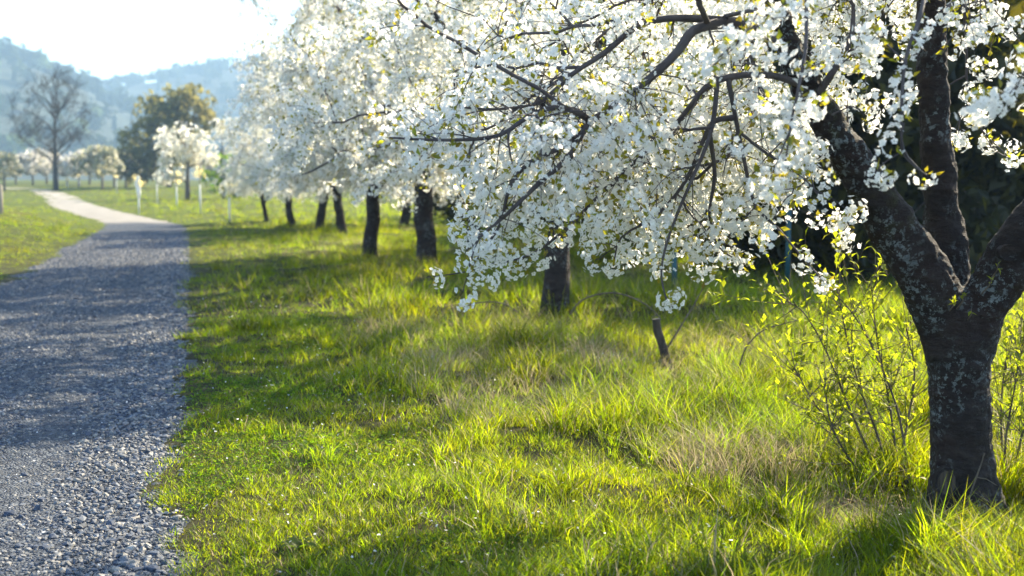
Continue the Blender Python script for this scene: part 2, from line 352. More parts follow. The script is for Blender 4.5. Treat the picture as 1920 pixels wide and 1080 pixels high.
def fir_template(round_):
    a = Acc()
    if round_:
        n = 40; d = rand_dirs(n); d[:, 2] = np.abs(d[:, 2]) * 1.1; c = d * np.array((.42, .42, .5)) * rng.uniform(.6, 1, (n, 1)) + (0, 0, .45)
        for q in c:
            o = rng.normal(0, .16, (3, 3)); a.add(q + o, [[0, 1, 2]])
    else:
        for L_ in range(4):
            z0 = .1 + L_ * .21; r0 = .26 * (1 - L_ * .2); th = np.arange(6) * 1.047 + rng.random()
            ring = np.stack([np.cos(th) * r0 * rng.uniform(.7, 1.2, 6), np.sin(th) * r0 * rng.uniform(.7, 1.2, 6), np.full(6, z0)], 1)
            a.add(np.vstack([ring, (0, 0, z0 + .38)]), [[q, (q + 1) % 6, 6] for q in range(6)])
    return a.arrays()
ft = [fir_template(False), fir_template(True), fir_template(True)]
fp = np.vstack(fir_pts); kk = rng.choice(3, len(fp), p=(.22, .39, .39))
for q in range(3):
    p = fp[kk == q]; n = len(p); tone = np.where(rng.random((n, 1)) < .07, (2.6, 2.6, 1.6), rng.uniform(.6, 1.3, (n, 1)) * np.array((1, 1, 1)))
    stamp(acc, ft[q], frames(np.tile((0, 0, 1.), (n, 1))), rng.uniform(9, 15, n) * (.9 if q == 0 else 1.0), p - (0, 0, 1), tone)
tag(obj('forest', acc.mesh('forest', [M_fir])), 'far mixed forest covering the hazy hills', 'forest', kind='stuff')

# ------------------------------------------------------------------ scattering of uncountable small stuff
def scatter_nodes(meshes):
    ng = bpy.data.node_groups.new('scatter', 'GeometryNodeTree')
    ng.interface.new_socket('Geometry', in_out='INPUT', socket_type='NodeSocketGeometry'); ng.interface.new_socket('Geometry', in_out='OUTPUT', socket_type='NodeSocketGeometry')
    gi = ng.nodes.new('NodeGroupInput'); go = ng.nodes.new('NodeGroupOutput'); ip = ng.nodes.new('GeometryNodeInstanceOnPoints'); jn = ng.nodes.new('GeometryNodeGeometryToInstance')
    for me in meshes:
        src = bpy.data.objects.new('scatter_source', me); oi = ng.nodes.new('GeometryNodeObjectInfo'); oi.inputs['Object'].default_value = src
        ng.links.new(oi.outputs['Geometry'], jn.inputs[0])
    def na(t, nm):
        n = ng.nodes.new('GeometryNodeInputNamedAttribute'); n.data_type = t; n.inputs['Name'].default_value = nm; return n.outputs['Attribute']
    e = ng.nodes.new('FunctionNodeEulerToRotation'); ng.links.new(na('FLOAT_VECTOR', 'rot'), e.inputs[0])
    ng.links.new(gi.outputs[0], ip.inputs['Points']); ng.links.new(jn.outputs[0], ip.inputs['Instance']); ip.inputs['Pick Instance'].default_value = True
    ng.links.new(na('INT', 'idx'), ip.inputs['Instance Index']); ng.links.new(e.outputs[0], ip.inputs['Rotation']); ng.links.new(na('FLOAT_VECTOR', 'scl'), ip.inputs['Scale'])
    ng.links.new(ip.outputs[0], go.inputs[0]); return ng
def scatter(name, meshes, P, rot, scl, idx, tint, label, cat):
    me = bpy.data.meshes.new(name); P = np.asarray(P, np.float32); n = len(P); me.vertices.add(n); me.vertices.foreach_set('co', P.ravel())
    for nm, ty, ar, key in (('rot', 'FLOAT_VECTOR', rot, 'vector'), ('scl', 'FLOAT_VECTOR', scl, 'vector'), ('idx', 'INT', idx, 'value'), ('tint', 'FLOAT', tint, 'value')):
        a = me.attributes.new(nm, ty, 'POINT'); a.data.foreach_set(key, np.asarray(ar, np.int32 if ty == 'INT' else np.float32).ravel())
    for m in meshes[0].materials: me.materials.append(m)
    o = obj(name, me); md = o.modifiers.new('scatter', 'NODES'); md.node_group = scatter_nodes(meshes)
    return tag(o, label, cat, kind='stuff')

# gravel stones lying loose on the road
def rock_mesh(k):
    d = rand_dirs(60)[:0]
    base = np.array([(sx, sy, sz) for sx in (-1, 1) for sy in (-1, 1) for sz in (-1, 1)], float) * np.array((.5, .38, .24))
    top = np.array([(.1, 0, .36), (0, .5, .02), (0, -.5, 0), (.62, 0, 0), (-.62, 0, .03), (0, 0, -.3)])
    V = np.vstack([base, top]) * rng.uniform(.75, 1.25, (14, 3)) + rng.normal(0, .03, (14, 3))
    import bmesh
    bm = bmesh.new(); [bm.verts.new(v) for v in V]; bmesh.ops.convex_hull(bm, input=bm.verts); 
    loose = [v for v in bm.verts if not v.link_faces]; bmesh.ops.delete(bm, geom=loose, context='VERTS')
    bmesh.ops.triangulate(bm, faces=bm.faces); me = bpy.data.meshes.new('stone'); bm.to_mesh(me); bm.free(); me.materials.append(M_stone); return me
rocks = [rock_mesh(k) for k in range(10)]
def road_pts(n, y0, y1, dens=None):
    """random points on the road between two distances"""
    t = y0 + (y1 - y0) * rng.random(n) ** 1.6
    cx = np.interp(t, RC[:, 1], RC[:, 0]); s = rng.uniform(-1.06, 1.06, n); x = cx + s * 1.27 * 1.04; y = t
    return x, y, s
N = 150000; x, y, s = road_pts(N, 3.2, 32)
keep = rng.random(N) < (1 - .72 * np.exp(-((np.abs(s + .06) - .48) / .2) ** 2)) * (.55 + .9 * vnoise(x * 1.3, y * 1.3, 9))
x, y, s = x[keep], y[keep], s[keep]; n = len(x)
def road_z(x, y, s=0.0):
    c_ = np.abs(np.asarray(s) * 1.04); return base_z(x, y) - .012 + .02 * (1 - c_) - .012 * np.exp(-((c_ - .55) / .16) ** 2)
sz = np.clip(rng.lognormal(math.log(.0105), .42, n), .005, .03) * (1 + .3 * smooth(.3, .9, s)) * (.95 + .03 * np.maximum(y - 6, 0))
scatter('gravel', rocks, np.stack([x, y, road_z(x, y, s) + sz * .08], 1), np.stack([rng.normal(0, .35, n), rng.normal(0, .35, n), rng.uniform(0, 6.28, n)], 1), np.stack([sz] * 3, 1), rng.integers(0, 10, n), rng.random(n), 'loose grey crushed stone covering the track', 'gravel')
x, y, s = road_pts(260, 3.8, 9); k_ = 0
for a, b, c in zip(x, y, s):
    if k_ >= 150: break
    st = obj('stone', rocks[k_ % 10], road, (a, b, float(road_z(a, b, c)) + .004)); q = random.uniform(.022, .042); st.scale = (q, q, q); st.rotation_euler = (random.gauss(0, .3), random.gauss(0, .3), random.uniform(0, 6.28)); k_ += 1

# grass: every blade is real, grown in tufts
TREE_A = at(1803, 955, 5.2)
#            blades, height, spread, width, bend, lean
KINDS = {0: (23, .066, .066, .0040, .45, .80), 1: (17, .150, .060, .0048, .50, .55), 2: (26, .270, .060, .0056, .55, .45), 3: (17, .26, .085, .0030, .80, .80)}
def place_tufts(n, y0, y1, p, xl, xr, wscale, bscale, hscale, seg):
    y = y0 + (y1 - y0) * rng.random(n) ** p; x = (xl + (xr - xl) * rng.random(n)) * (y + 1.2)
    d, hw = road_dist(x, y); e = hw + edge_noise(x, y); off = np.abs(d) - e
    k = (off > -.05) & (rng.random(n) < .12 + 1.2 * smooth(-.05, .4, off)) & (np.hypot(x - TREE_A[0], y - TREE_A[1]) > .17); x, y, off, d = x[k], y[k], off[k], d[k]; n = len(x)
    clump = vnoise(x * 1.6, y * 1.6, 21) * .6 + vnoise(x * 3.7, y * 3.7, 23) * .4; patch = vnoise(x * .6 + 5, y * .6, 22)
    hg = smooth(.7, 3.6, off) * (d > 0) + .22 * smooth(.5, 4, off) * (d < 0)
    q = hg * .58 + (clump - .5) * 1.9 + rng.normal(0, .13, n); kind = np.where(q < .20, 0, np.where(q < .66, 1, 2))
    hay = (np.hypot(x - .35, (y - 8.0) * .8) < 1.1) | (np.hypot(x - 1.7, (y - 9.2) * .8) < 1.2) | (np.hypot(x + .6, (y - 11) * .7) < 1.0); dr = ((patch > .62) | hay) & (rng.random(n) < .20) & (off > 1.3) & (d > 0) & (y < 30)
    st = (np.hypot(x - TREE_A[0] + .45, (y - TREE_A[1] + .02) * 1.5) < .42) | (np.hypot(x - TREE_A[0] + .85, (y - TREE_A[1] - .75) * 1.1) < .42); dr |= st & (rng.random(n) < .75); kind = np.where(dr, 3, kind)
    bare = np.hypot(x - TREE_A[0] + .42, (y - TREE_A[1] + .03) * 1.5) < .40; kind = np.where(bare & (kind < 3), 0, kind); edge = (.5 + .5 * smooth(0, .8, off)) * np.where(bare, .45, 1.0); out = []
    for kd, (nb, h, spd, wd, bend, lean) in KINDS.items():
        i = np.where(kind == kd)[0]; nb = max(2, int(nb * bscale)); m = len(i) * nb
        if m == 0: continue
        tx, ty = np.repeat(x[i], nb), np.repeat(y[i], nb); hs = np.repeat(rng.uniform(.65, 1.35, len(i)) * edge[i], nb) * hscale; az0 = np.repeat(rng.uniform(0, 6.283, len(i)), nb)
        r = np.sqrt(rng.random(m)) * spd * wscale ** .6; th = rng.uniform(0, 6.283, m); px_ = tx + r * np.cos(th); py_ = ty + r * np.sin(th)
        az = th + rng.normal(0, .8, m); H_ = h * hs * rng.uniform(.45, 1.15, m); ln = lean * rng.uniform(.05, 1, m); bd = bend * rng.uniform(.3, 1.4, m); W_ = wd * wscale * rng.uniform(.7, 1.2, m)
        o = np.stack([np.cos(az), np.sin(az), 0 * az], 1); a2 = az + 1.5708 + rng.normal(0, .6, m); sd_ = np.stack([np.cos(a2), np.sin(a2), 0 * az], 1); p0 = np.stack([px_, py_, gz(px_, py_) - .01], 1)
        V = []
        for t in ([0, .5, 1] if seg == 2 else [0, 1]):
            c = p0 + o * (H_ * (ln * t + bd * t ** 2.4))[:, None]; c[:, 2] += H_ * (t - .35 * bd * t ** 3)
            if t < 1: wv = sd_ * (W_ * (.5 if t == 0 else .42))[:, None]; V += [c - wv, c + wv]
            else: V.append(c)
        nv = len(V); V = np.stack(V, 1).reshape(-1, 3); tri = np.array([[0, 1, 3], [0, 3, 2], [2, 3, 4]] if seg == 2 else [[0, 1, 2]])
        T = (tri[None] + (np.arange(m) * nv)[:, None, None]).reshape(-1, 3)
        g = rng.uniform(.6, 1.3, m) * np.repeat(np.where(rng.random(len(i)) < .16, .5, rng.uniform(.75, 1.35, len(i))) * (1 - .45 * smooth(.62, .8, clump[i]) * (rng.random(len(i)) < .8)), nb); tone = np.stack([g * rng.uniform(.85, 1.3, m), g, g * rng.uniform(.7, 1.2, m)], 1)
        dead = (rng.random(m) < .08) if kd < 3 else (rng.random(m) < .9); tone[dead] = (rng.uniform(.6, 1.25, dead.sum())[:, None] * np.ones(3))
        out.append((V, T, np.repeat(dead.astype(int), len(tri)), np.repeat(tone, nv, 0)))
    return out
acc = Acc()
for args in ((19500, 3.1, 11.5, 1.2, -.58, .60, 1.0, 1.0, 1.0, 2), (21000, 11, 34, 1.3, -.58, .58, 1.9, .6, 1.05, 1), (16000, 32, 140, 1.35, -.56, .30, 4.0, .45, 1.1, 1)):
    for V, T, M_, C in place_tufts(*args): acc.V.append(V); acc.T.append(T + acc.n); acc.M.append(M_); acc.C.append(C); acc.n += len(V)
# clover in the mown strip
n = 26000; y = 3.3 + 9 * rng.random(n) ** 1.4; cx_ = np.interp(y, RC[:, 1], RC[:, 0]); x = cx_ + 1.4 + rng.random(n) * 1.5
k = vnoise(x * 1.1, y * 1.1, 30) > .5; x, y = x[k], y[k]; n = len(x)
t3 = np.vstack([[(0, 0, 0)], *[[(math.cos(a_) * .9 - math.sin(a_) * .55, math.sin(a_) * .9 + math.cos(a_) * .55, .2), (math.cos(a_) * .9 + math.sin(a_) * .55, math.sin(a_) * .9 - math.cos(a_) * .55, .2)] for a_ in (0, 2.094, 4.189)]])
stamp(acc, (t3, np.array([[0, 1, 2], [0, 3, 4], [0, 5, 6]]), np.zeros(3, int), np.ones((7, 3))), frames(rng.normal(0, .3, (n, 3)) + (0, 0, 1)), rng.uniform(.007, .013, n), np.stack([x, y, gz(x, y) + rng.uniform(.015, .05, n)], 1), rng.uniform(.6, 1.1, (n, 1)) * np.array((.75, 1, .8)))
tag(obj('grass', acc.mesh('grass', [M_grass, M_straw])), 'bright green meadow grass with dry straw between the blades', 'grass', kind='stuff')

# ------------------------------------------------------------------ blossom
def flower_tmpl(r, detail):
    a = Acc(); tw = rng.uniform(0, 6.28)
    for q in range(5):
        th = q * 1.2566 + tw + rng.normal(0, .08); o = np.array((math.cos(th), math.sin(th), 0)); s_ = np.array((-math.sin(th), math.cos(th), 0)); cup = rng.uniform(.1, .4)
        up = np.array((0, 0, 1.)); g = rng.uniform(.9, 1.0)
        if detail:
            a.add([o * r * .06, o * r * .62 - s_ * r * .46 + up * r * cup * .8, o * r * 1.04 + up * r * cup * .8, o * r * .62 + s_ * r * .46 + up * r * cup * .8], [[0, 1, 2], [0, 2, 3]], 0, (g, g, g))
        else:
            if q % 2 == 0: a.add([o * -.1 * r, o * r * .95 - s_ * r * .66 + up * r * cup, o * r * .95 + s_ * r * .66 + up * r * cup], [[0, 1, 2]], 0, (g, g, g))
    return a
def leaf_tmpl(acc, base, d, L, tone, m=1, fold=.35, few=False):
    d = d / np.linalg.norm(d); u = np.cross(d, (0, 0, 1.)); u = u / max(np.linalg.norm(u), 1e-6); n = np.cross(u, d); w_ = L * .27
    V = [base, base + d * L * .45 + u * w_ + n * w_ * fold, base + d * L + n * (-.12 * L), base + d * L * .45 - u * w_ + n * w_ * fold, base + d * L * .5]
    if few: acc.add(V[:4], [[0, 1, 2], [0, 2, 3]], m, tone)
    else: acc.add(V, [[0, 1, 4], [1, 2, 4], [2, 3, 4], [3, 0, 4]], m, tone)
def cluster_tmpl(nf, rad, fr, nl, detail):
    a = Acc(); dirs = rand_dirs(nf * 3); dirs = dirs[np.argsort(-(dirs[:, 2] + rng.normal(0, .7, len(dirs))))][:nf]
    for d in dirs:
        f = flower_tmpl(fr * rng.uniform(.8, 1.1), detail); V, T, M_, C = f.arrays()
        Rm = frames((d + rng.normal(0, .35, 3))[None])[0]; a.add(V @ Rm.T + d * np.array((1, 1, .85)) * rad * rng.uniform(.65, 1.1), T, M_, C)
    for q in range(nl):
        d = np.array((*rng.normal(0, .8, 2), rng.uniform(-.9, .3))); g = rng.uniform(.6, 1.2); br = rng.uniform(0, 1)
        leaf_tmpl(a, d * rad * .4, d, rng.uniform(.022, .042) * (1 if detail else 1.45), (g * (.85 + .35 * br), g, g * .9), few=not detail)
    return a.arrays()
CLN = [cluster_tmpl(rng.integers(20, 27), .056, .0130, rng.integers(4, 9), True) for _ in range(10)]
CLF = [cluster_tmpl(12, .062, .021, rng.integers(3, 6), False) for _ in range(6)]

def hermite(p0, t0, p1, t1, n):
    t = np.linspace(0, 1, n)[:, None]; return (2 * t ** 3 - 3 * t ** 2 + 1) * p0 + (t ** 3 - 2 * t ** 2 + t) * t0 + (-2 * t ** 3 + 3 * t ** 2) * p1 + (t ** 3 - t ** 2) * t1
class Skeleton:
    def __init__(s): s.lines = []; s.P = []; s.T = []; s.r = []
    def add(s, P, rad, lvl):
        P = np.asarray(P, float); rad = np.asarray(rad, float); s.lines.append((P, rad, lvl)); T = np.gradient(P, axis=0); T /= np.maximum(np.linalg.norm(T, axis=1), 1e-9)[:, None]
        k = 1 if len(P) > 2 else 0; s.P.append(P[k:]); s.T.append(T[k:]); s.r.append(rad[k:])
    def grow(s, targets, r0, r1, lvl, droop, n=8, minr=0, maxl=9, centre=None, jit=.03, skip=0.0, rise=0.0):
        for tg in targets:
            NP, NT, NR = np.vstack(s.P), np.vstack(s.T), np.concatenate(s.r)
            dv = tg - NP; dist = np.linalg.norm(dv, axis=1); al = (dv * NT).sum(1) / np.maximum(dist, 1e-6)
            cost = dist * (1.25 - .35 * al) + np.where(NR < minr, 50, 0) + np.where(NP[:, 2] < skip, 50, 0) + rise * np.abs(dv[:, 2] - .8 * np.hypot(dv[:, 0], dv[:, 1])); k = int(np.argmin(cost)); L_ = dist[k]
            if L_ > maxl or L_ < .05: continue
            p0 = NP[k]; out = dv[k] / L_; t0 = (NT[k] * .5 + out * .7 + np.array((0, 0, .25))) * L_ * .9
            t1 = (out * .7 + rng.normal(0, .25, 3) + np.array((0, 0, -droop))) * L_ * .8
            P = hermite(p0, t0, tg, t1, n); P[1:-1] += rng.normal(0, jit * L_, (n - 2, 3)) * .6
            a = min(r0, NR[k] * .75); s.add(P, np.linspace(a, min(r1, a * .7), n), lvl)
def resample(P, rad, step):
    seg = np.linalg.norm(np.diff(P, axis=0), axis=1); c = np.concatenate([[0], np.cumsum(seg)]); n = max(2, int(c[-1] / step) + 1); q = np.linspace(0, c[-1], n)
    return np.stack([np.interp(q, c, P[:, k]) for k in range(3)], 1), np.interp(q, c, rad)
def twigs(sk, lv, num, l0, l1, droop, r0=.004, accept=None):
    """short side shoots off the branches of the given level"""
    cand = [(P, r) for P, r, l in sk.lines if l == lv]; seg = [(P[i], P[min(i + 1, len(P) - 1)] - P[max(i - 1, 0)], r[i]) for P, r in cand for i in range(max(1, len(P) // 3), len(P))]
    out = 0
    for q in rng.integers(0, len(seg), num):
        p, t, r = seg[q]; t = t / max(np.linalg.norm(t), 1e-9); d = t * .8 + rng.normal(0, .75, 3) + np.array((0, 0, .15)); d /= np.linalg.norm(d); L_ = rng.uniform(l0, l1)
        e = p + d * L_ + np.array((0, 0, -droop * L_))
        if accept is not None and not accept(e): continue
        sk.add(hermite(p, d * L_ * .9, e, (d * .5 + np.array((0, 0, -droop * 1.6))) * L_, 5), np.linspace(min(r0, r * .8), r0 * .35, 5), lv + 1)
def ellipsoids(E, n, shell=.35):
    out = []; w_ = np.array([e[2] for e in E], float); w_ /= w_.sum()
    for k in rng.choice(len(E), n, p=w_):
        c, r, _ = E[k]; out.append(np.array(c) + rand_dirs(1)[0] * np.array(r) * rng.uniform(shell, 1) ** .5)
    return np.array(out)
def cluster_sites(sk, lv_from, step, drop=1.0, tipr=.011):
    P_, D_ = [], []
    for P, r, l in sk.lines:
        if l < lv_from: continue
        Q, rr = resample(P, r, step)
        k = (rr < tipr) & (rng.random(len(Q)) < drop); k[0] = False
        Q = Q[k]; P_.append(Q + rng.normal(0, .014, Q.shape)); D_.append(rand_dirs(len(Q)) + np.array((0, 0, -.25)))
    return np.vstack(P_), np.vstack(D_)

# ------------------------------------------------------------------ the big forked cherry (tree A)
def pline(*a): return np.array([at(*q) for q in a])
gA = TREE_A.copy(); gA[2] = float(gz(gA[0], gA[1]))
treeA = empty('cherry_tree', gA, 'large dark cherry tree forking into three lichen-covered limbs, with leafy shoots at its foot', 'cherry tree', 'blossoming cherry trees in the orchard row')
S = Skeleton()
trunk = pline((1806, 1000, 5.2), (1806, 950, 5.2), (1803, 870, 5.2), (1802, 780, 5.2), (1798, 700, 5.2), (1793, 640, 5.2), (1785, 580, 5.2)); rt = np.array([.19, .165, .138, .132, .140, .152, .15])
limL = pline((1800, 680, 5.2), (1762, 580, 5.2), (1722, 500, 5.17), (1672, 420, 5.13), (1612, 325, 5.1), (1550, 225, 5.05), (1505, 150, 5.02), (1468, 60, 5.0), (1430, -60, 5.0), (1380, -190, 5.05), (1310, -330, 5.15))
rL = np.array([.12, .130, .124, .106, .090, .075, .06, .05, .042, .034, .022])
limM = pline((1795, 660, 5.25), (1782, 560, 5.33), (1772, 470, 5.38), (1766, 380, 5.4), (1756, 250, 5.42), (1749, 110, 5.45), (1742, -40, 5.5), (1722, -220, 5.55), (1740, -420, 5.6), (1790, -600, 5.7))
rM = np.array([.11, .108, .1, .083, .074, .07, .064, .052, .036, .02])
limR = pline((1808, 690, 5.2), (1838, 590, 5.17), (1885, 500, 5.14), (1945, 410, 5.1), (2025, 290, 5.08), (2110, 150, 5.05), (2170, 0, 5.0), (2240, -180, 4.95), (2330, -330, 5.0), (2420, -430, 5.1))
rR = np.array([.105, .112, .112, .105, .090, .075, .062, .048, .032, .018])
def smoothline(P, r, n=5):
    Q = catmull(np.hstack([P, r[:, None]]), n); return Q[:, :3], Q[:, 3]
acc = Acc()
for P, r in ((trunk, rt), (limL, rL), (limM, rM), (limR, rR)):
    P, r = smoothline(P, r); tube(acc, P - gA, r, 20, wob=.012)
# root flare and burrs
for k in range(6):
    th = k * 1.05 + .4; c = np.array((math.cos(th), math.sin(th), 0)); b = np.array((.02, 0, 0))
    tube(acc, np.array([b + c * .06 + (0, 0, .34), b + c * .115 + (0, 0, .16), b + c * .17 + (0, 0, .04), b + c * .25 + (0, 0, -.06)]), [.05, .055, .05, .03], 10)
for px, py, dY, r in ((1620, 330, -.07, .045), (1655, 440, -.03, .06), (1700, 455, -.02, .07)):
    p = at(px, py, 5.15 + dY) - gA; tube(acc, np.array([p + (0, .04, -r), p + (0, .02, 0), p + (0, .04, r)]), [r * .6, r, r * .6], 8)
mA = obj('trunk', acc.mesh('trunk', [M_bark], True), treeA)
rm = mA.modifiers.new('fuse', 'REMESH'); rm.mode = 'VOXEL'; rm.voxel_size = .014; rm.use_smooth_shade = True
sm = mA.modifiers.new('soften', 'SMOOTH'); sm.factor = .6; sm.iterations = 6
for nm, sc2, st in (('bark_lumps', .16, .045), ('bark_fine', .035, .022)):
    tx = bpy.data.textures.new(nm, 'CLOUDS'); tx.noise_scale = sc2; tx.noise_depth = 3; dp = mA.modifiers.new(nm, 'DISPLACE'); dp.texture = tx; dp.strength = st; dp.mid_level = .5; dp.texture_coords = 'LOCAL'
# scar near the foot where a limb was sawn off, and a knot on the far limb
def scar(px, py, Yd, rx, rz, nrm, name):
    a = Acc(); n = 14; th = np.arange(n) * 2 * math.pi / n; c = at(px, py, Yd) - gA
    ring = np.stack([np.cos(th) * rx, np.zeros(n), np.sin(th) * rz], 1); nr = np.array((0, -1, 0))
    V = np.vstack([ring + (0, .035, 0), ring * 1.0 + (0, -.006, 0), ring * .78 + (0, -.001, 0), [(0, .004, 0)]]) + c
    T = []
    for lv in range(2):
        for j in range(n): j2 = (j + 1) % n; T += [[lv * n + j, lv * n + j2, (lv + 1) * n + j2], [lv * n + j, (lv + 1) * n + j2, (lv + 1) * n + j]]
    T += [[2 * n + j, 2 * n + (j + 1) % n, 3 * n] for j in range(n)]
    M_ = [0] * (2 * n) + [0] * (2 * n) + [1] * n
    a.add(V, T, M_); obj(name, a.mesh(name, [M_bark, M_scar if name == 'scar' else M_bark]), mA)
scar(1775, 905, 5.048, .055, .072, None, 'scar')
scar(1893, 474, 4.985, .05, .036, None, 'knot')
for px, py, Yd, k_ in ((1788, 582, 5.03, 9), (1802, 578, 5.03, 7), (1868, 520, 4.97, 4), (1850, 548, 4.98, 4), (1822, 600, 5.02, 3)):
    a = Acc(); c = at(px, py, Yd) - gA; tip = c + rng.normal(0, .012, 3) + (0, -.03, .06); tube(a, [c + (0, .05, -.01), (c + tip) / 2, tip], [.004, .003, .002], 5)
    for _ in range(k_): leaf_tmpl(a, c + (tip - c) * rng.uniform(.4, 1), rng.normal(0, .7, 3) + (0, -.2, .6), rng.uniform(.02, .035), np.ones(3) * rng.uniform(.8, 1.2))
    obj('sprout', a.mesh('sprout', [M_dead, M_green]), treeA)
for P, r in ((limL, rL), (limM, rM), (limR, rR)):
    P, r = smoothline(P, r, 4); k = len(P) // 3; S.add(P[k:], r[k:], 0)
hand = [
 (.026, .005, [(1480, 95, 5.0), (1400, 48, 4.93), (1345, 45, 4.88), (1300, 58, 4.82), (1270, 97, 4.8), (1229, 138, 4.78), (1177, 178, 4.75), (1110, 227, 4.72), (1084, 258, 4.7), (1032, 286, 4.7), (985, 312, 4.68), (955, 352, 4.68), (938, 420, 4.7), (905, 470, 4.72)]),
 (.014, .004, [(1100, 235, 4.72), (1060, 300, 4.68), (1011, 343, 4.65), (949, 403, 4.62), (897, 448, 4.6), (880, 500, 4.6)]),
 (.015, .004, [(1110, 227, 4.72), (1073, 206, 4.7), (1032, 203, 4.66), (990, 219, 4.63), (938, 253, 4.6), (870, 262, 4.58), (800, 262, 4.56), (730, 258, 4.55)]),
 (.018, .004, [(1380, 40, 4.95), (1290, 34, 4.9), (1240, 36, 4.88), (1193, 50, 4.86), (1136, 97, 4.84), (1073, 139, 4.82), (1032, 177, 4.8), (1000, 196, 4.8), (930, 205, 4.8), (850, 200, 4.8)]),
 (.016, .004, [(1515, 165, 5.02), (1450, 142, 4.95), (1370, 144, 4.92), (1322, 165, 4.95), (1290, 205, 5.0), (1239, 263, 5.05), (1177, 315, 5.08), (1120, 370, 5.1), (1060, 430, 5.1), (1000, 475, 5.1), (935, 495, 5.05)]),
 (.012, .003, [(1365, 148, 4.92), (1378, 215, 4.95), (1397, 310, 5.0), (1416, 385, 5.0), (1460, 430, 5.0), (1500, 478, 5.0), (1545, 528, 5.0)]),
 (.012, .003, [(1345, 150, 4.92), (1338, 220, 4.85), (1325, 270, 4.8), (1300, 330, 4.78), (1270, 400, 4.76), (1246, 470, 4.75), (1240, 520, 4.75), (1250, 565, 4.75)]),
 (.014, .003, [(1380, 220, 4.95), (1338, 228, 5.0), (1318, 265, 5.05), (1285, 340, 5.1), (1230, 405, 5.12), (1165, 445, 5.15), (1150, 500, 5.15)]),
 (.02, .004, [(1520, 195, 5.04), (1550, 152, 4.95), (1592, 80, 4.9), (1600, 10, 4.9), (1590, -80, 4.9)]),
 (.012, .003, [(1330, 250, 5.05), (1340, 330, 5.15), (1330, 400, 5.2), (1345, 460, 5.2), (1385, 490, 5.2)]),
 (.010, .003, [(1430, -60, 5.0), (1500, -90, 4.3), (1512, 60, 3.95), (1498, 160, 3.85), (1483, 230, 3.85), (1472, 310, 3.85)]),
 (.011, .003, [(1742, -60, 5.5), (1752, -120, 4.6), (1728, 20, 4.05), (1698, 110, 3.95), (1690, 210, 3.92), (1694, 280, 3.9), (1728, 322, 3.9)]),
 (.012, .003, [(1749, 60, 5.45), (1800, -10, 5.7), (1812, 80, 5.8), (1814, 170, 5.85), (1838, 240, 5.85), (1890, 292, 5.85)]),
 (.010, .003, [(2130, 110, 5.05), (2050, 60, 4.2), (1960, 120, 3.7), (1880, 185, 3.55)]),
 (.010, .003, [(1360, 30, 4.9), (1420, 20, 4.2), (1400, 60, 3.9), (1345, 110, 3.75)]),
 (.012, .003, [(1560, 240, 5.06), (1600, 260, 5.3), (1630, 330, 5.4), (1600, 400, 5.4), (1585, 430, 5.4)]),
 (.014, .003, [(1480, 90, 5.0), (1440, 60, 5.4), (1380, 110, 5.8), (1300, 200, 6.0), (1230, 300, 6.1), (1200, 390, 6.1)]),
 (.014, .003, [(1440, -20, 5.0), (1350, -60, 5.5), (1220, 0, 5.9), (1100, 90, 6.1), (1010, 180, 6.2), (960, 270, 6.2)]),
]
for r0, r1, q in hand:
    P = catmull(pline(*q), 3); S.add(P, np.linspace(r0, r1, len(P)), 2 if r0 < .0135 else 1)
sprigs = [[(960, 480, 5.08), (920, 495, 5.05), (880, 508, 5.0), (840, 515, 4.98), (800, 520, 4.95)], [(905, 470, 4.72), (885, 500, 4.72), (872, 530, 4.72), (868, 548, 4.72)], [(1240, 520, 4.75), (1248, 555, 4.75), (1262, 578, 4.75)], [(1500, 478, 5.0), (1525, 505, 5.0), (1550, 530, 5.0)]]
sprigs += 2 * [[(1694, 230, 3.92), (1690, 280, 3.9), (1712, 310, 3.9), (1738, 328, 3.9)], [(1690, 285, 3.9), (1665, 300, 3.9), (1645, 318, 3.9)], [(1560, 215, 4.7), (1600, 200, 4.6), (1622, 218, 4.6)], [(1498, 165, 3.85), (1508, 190, 3.85), (1518, 208, 3.85)],
  [(1483, 240, 3.85), (1462, 290, 3.85), (1440, 345, 3.85)], [(1400, 60, 3.9), (1370, 95, 3.8), (1330, 128, 3.75)], [(1895, 165, 3.55), (1868, 183, 3.55), (1845, 198, 3.55)], [(1814, 170, 5.85), (1838, 240, 5.85), (1870, 285, 5.85), (1900, 295, 5.85)],
  [(1815, 190, 5.85), (1800, 225, 5.8), (1795, 262, 5.8)], [(1700, 120, 3.95), (1670, 90, 3.95), (1640, 60, 3.95)], [(1585, 400, 5.4), (1600, 425, 5.4), (1590, 445, 5.4)]]
for q in sprigs: P = catmull(pline(*q), 3); S.add(P, np.linspace(.004, .0025, len(P)), 3)
OUTL = [(680, 262), (730, 285), (800, 300), (850, 330), (870, 470), (900, 545), (960, 520), (1010, 490), (1060, 500), (1100, 520), (1150, 530), (1200, 500), (1250, 560), (1300, 515), (1350, 512), (1390, 490), (1430, 440), (1480, 420), (1540, 440), (1600, 420), (1625, 330), (1660, 250), (1700, 230), (1800, 270), (1900, 290), (2000, 330), (2600, 350)]
OX = [a for a, b in OUTL]; OY = [b for a, b in OUTL]
def inA(e, soft=0):
    q = proj(e)[0]
    if q[2] < 3.0: return False
    if q[0] < 690 or e[0] > 6.5: return q[0] > 690
    if q[1] > np.interp(q[0], OX, OY) - 18 + soft: return False
    if 1640 < q[0] < 1790 and q[1] > 110 and q[2] < 5.6: return rng.random() < .03
    if 1500 < q[0] < 1640 and q[1] > 150 and q[2] < 5.0 and abs(q[0] - (1505 + (q[1] - 150) * .66)) < 60: return rng.random() < .06
    if q[0] < 1000 and q[1] < 40: return rng.random() < .3
    return True
cA = at(1240, 130, 5.2); 
